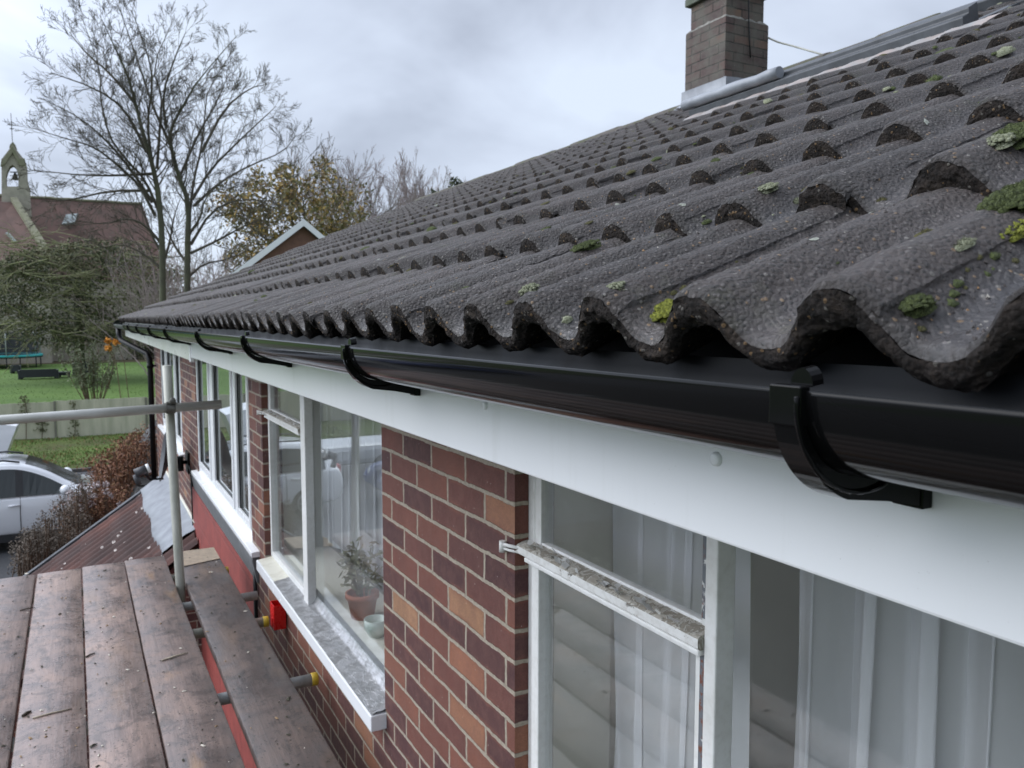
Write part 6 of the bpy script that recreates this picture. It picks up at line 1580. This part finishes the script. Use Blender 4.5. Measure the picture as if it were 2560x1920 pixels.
def car(x0, y0, paint, label, hs=1.0, name='parked_car', rails=True, face=1):
    o = thing(name, (x0 + 2.2, y0 + .92, G), label, 'car', 'parked cars')
    def T(u, v, z): return (x0 + u, y0 + 0.92 + v, G + z * hs)
    def cr(u):
        for i in range(len(ST) - 1):
            if ST[i][0] <= u <= ST[i + 1][0] + 1e-9:
                P = [ST[max(0, i - 1)], ST[i], ST[i + 1], ST[min(len(ST) - 1, i + 2)]]; h = ST[i + 1][0] - ST[i][0]; f = (u - ST[i][0]) / h; o2 = []
                for c in (1, 2, 3):
                    m0 = (P[2][c] - P[0][c]) / max(.05, P[2][0] - P[0][0]) * h; m1 = (P[3][c] - P[1][c]) / max(.05, P[3][0] - P[1][0]) * h
                    o2.append((2 * f**3 - 3 * f**2 + 1) * P[1][c] + (f**3 - 2 * f**2 + f) * m0 + (-2 * f**3 + 3 * f**2) * P[2][c] + (f**3 - f**2) * m1)
                return o2
    mb = MB(); rows = []
    for iu in range(61):
        u = 4.42 * iu / 60; zb, zt, wt = cr(u)
        e_ = min(1, u / .3, (4.42 - u) / .35 + .02); w0 = .80 + .09 * max(0, e_) ** .6; belt = min(1.04, zt - .05)
        pro = [(0, zb), (w0 * .86, zb), (w0 * .95, zb + .05), (w0 * .985, zb + .14), (w0, min(.55, (zb + belt) / 2)), (w0 * 1.008, min(.70, belt - .06)), (w0 * 1.0, belt - .05), (w0 * .985, belt - .015), (w0 * .965, belt), (wt + (.06 if zt > 1.15 else 0.02), max(belt + .004, zt - .07) if zt > 1.15 else zt - .016), (wt + .02, max(belt + .006, zt - .035)) , (wt - .08, zt - .012), (0, zt)]
        rows.append([T(u, -a, b) for a, b in pro] + [T(u, a, b) for a, b in pro[::-1]])
    mb.grid(rows)
    mb.add(rows[0], [tuple(range(len(rows[0])))]); mb.add(rows[-1], [tuple(range(len(rows[-1])))[::-1]])
    body = mb.build('body', paint, o)
    def side(u):
        q = cr(u); return q[1], q[2]
    for sgn in (-1, 1):
        for (ua, ub_) in ((.42, 1.22), (1.30, 2.08), (2.20, 3.05)):
            lo_ = []; hi_ = []
            for k in range(9):
                u = ua + (ub_ - ua) * k / 8; zt, wt = side(u); zl = 1.06; zh = max(zl + .015, zt - .115); yl = .872; f = (zh - 1.04) / max(.02, (zt - .07 - 1.04)); yh = .872 + (wt + .055 - .872) * min(1, f)
                lo_.append(T(u, sgn * (yl + .012), zl)); hi_.append(T(u, sgn * (yh + .016), zh))
            mb = MB(); mb.grid([lo_, hi_] if sgn < 0 else [hi_, lo_], 0, False); mb.build('side_window', M['carglass'], o)
        mb = MB(); mb.tube([T(2.86, sgn * .90, 1.07), T(2.88, sgn * 1.0, 1.10)], 0.03, 6); mb.lathe([(0, -.11), (.075, -.09), (.10, 0), (.085, .09), (0, .12)], T(2.90, sgn * 1.03, 1.14), 12, 'Y'); mb.build('mirror', paint, o)
        for ua in (1.95, .98):
            mb = MB(); mb.tube([T(ua, sgn * .915, .90), T(ua + .2, sgn * .915, .905)], 0.017, 6); mb.build('door_handle', paint, o)
        for us_ in (1.27, 2.14, 3.12):
            zt, wt = side(us_); mb = MB(); mb.tube([T(us_, sgn * .893, .40), T(us_, sgn * .899, .60), T(us_, sgn * .90, .72), T(us_ + .01, sgn * .888, .98), T(us_ + .01, sgn * .868, 1.045)], 0.007, 4, caps=False); mb.build('door_seam', M['trim'], o)
        for (ua, ub_) in ((1.215, 1.305), (2.075, 2.205)):
            q_ = []
            for u, up in ((ua, 0), (ub_, 0), (ub_, 1), (ua, 1)):
                zt, wt = side(u); zh = zt - .115; f = (zh - 1.04) / max(.02, (zt - .07 - 1.04)); q_.append(T(u, sgn * ((.872 + .010) if not up else (.872 + (wt + .055 - .872) * min(1, f) + .014)), 1.062 if not up else zh))
            mb = MB(); mb.prism(q_, (0, -sgn * 0.01, 0)); mb.build('window_pillar', M['trim'], o)
        mb = MB(); mb.box(T(.62, sgn * .885 - .02, .22), T(3.7, sgn * .885 + .02, .36)); mb.build('sill_trim', M['trim'], o)
        if rails:
            mb = MB(); mb.tube([T(.75, sgn * .60, 1.665), T(.9, sgn * .60, 1.70), T(1.9, sgn * .60, 1.72), T(2.15, sgn * .60, 1.67)], 0.02, 6); mb.build('roof_rail', M['trim'], o)
        for u in (.82, 3.52):
            mb = MB(); mb.lathe([(.0, -.10), (.33, -.10), (.345, -.06), (.345, .06), (.33, .10), (0, .10)], T(u, sgn * .80, .345 / hs), 28, 'Y'); wh = mb.build('wheel', M['tyre'], o)
            mb = MB(); c_ = T(u, sgn * .905, .345 / hs)
            mb.lathe([(.0, .0), (.07, .0), (.07, .012), (0, .012)], c_, 14, 'Y'); mb.lathe([(.20, -.01), (.235, .0), (.235, .012), (.20, .012)], c_, 28, 'Y')
            for k in range(7): a = 2 * PI * k / 7; mb.tube([Vector(c_) + Vector((.05 * math.cos(a), sgn * .004, .05 * math.sin(a))), Vector(c_) + Vector((.215 * math.cos(a), sgn * .004, .215 * math.sin(a)))], 0.02, 5)
            mb.build('rim', M['alloy'], wh)
        mb = MB(); mb.grid([[T(4.12, sgn * .80, .80), T(4.33, sgn * .66, .74), T(4.39, sgn * .45, .70)], [T(4.06, sgn * .80, .90), T(4.28, sgn * .66, .815), T(4.345, sgn * .45, .77)]]); hl = mb.build('headlight', M['lamp'], o)
        so_ = hl.modifiers.new('t', 'SOLIDIFY'); so_.thickness = 0.03; so_.offset = 0
        mb = MB(); mb.box(T(.015, sgn * .60 - .10, .86), T(.20, sgn * .60 + .14, 1.10)); mb.build('tail_light', M['redlamp'], o, 0.03)
    wsh = MB(); wsh.grid([[T(u, v * (cr(u)[2] - .09), z + .012 - .012 * abs(v)) for v in (-1, -.5, 0, .5, 1)] for k, u in enumerate((3.16, 3.0, 2.8, 2.6, 2.4, 2.24)) for z in (cr(u)[1] - .004,)]); wsh.build('windscreen', M['carglass'], o)
    rr = MB(); rr.grid([[T(u, v * .56, cr(u)[1] + .01) for v in (-1, -.5, 0, .5, 1)] for u in (.16, .24, .34, .50)]); rr.build('rear_window', M['carglass'], o)
    return o
car(-3.28, 17.42, M['silver'], 'silver estate car parked side on in the road behind the hydrangea')
car(-8.62, 17.3, M['blue'], 'blue car parked behind the silver car', 0.9, rails=False)
# pale vehicle at the left edge with its tailgate up
vt = thing('parked_car', (-4.3, 21.6, G), 'white hatchback at the left photo edge with its tailgate raised', 'car')
p0, p1, p2, p3 = at_y(42, 1066, 21.0), at_y(6, 1158, 21.0), at_y(-70, 1158, 21.0), at_y(-60, 1052, 21.0)
mb = MB(); mb.prism([p0, p1, p2, p3], (0.05, 0.9, 0.05)); mb.build('tailgate', M['white'], vt, 0.02)
mb = MB()
for (xa, xb, za, zb) in ((-6.3, -2.3, .40, .95),):
    mb.box((xa, 21.1, G + za), (xb, 22.8, G + zb))
mb.build('body', M['white'], vt, 0.16)
for u in (-5.5, -2.9):
    mb = MB(); mb.lathe([(.0, -.10), (.31, -.10), (.33, -.05), (.33, .05), (.31, .10), (0, .10)], (u, 21.15, G + .33), 24, 'Y'); mb.build('wheel', M['tyre'], vt)
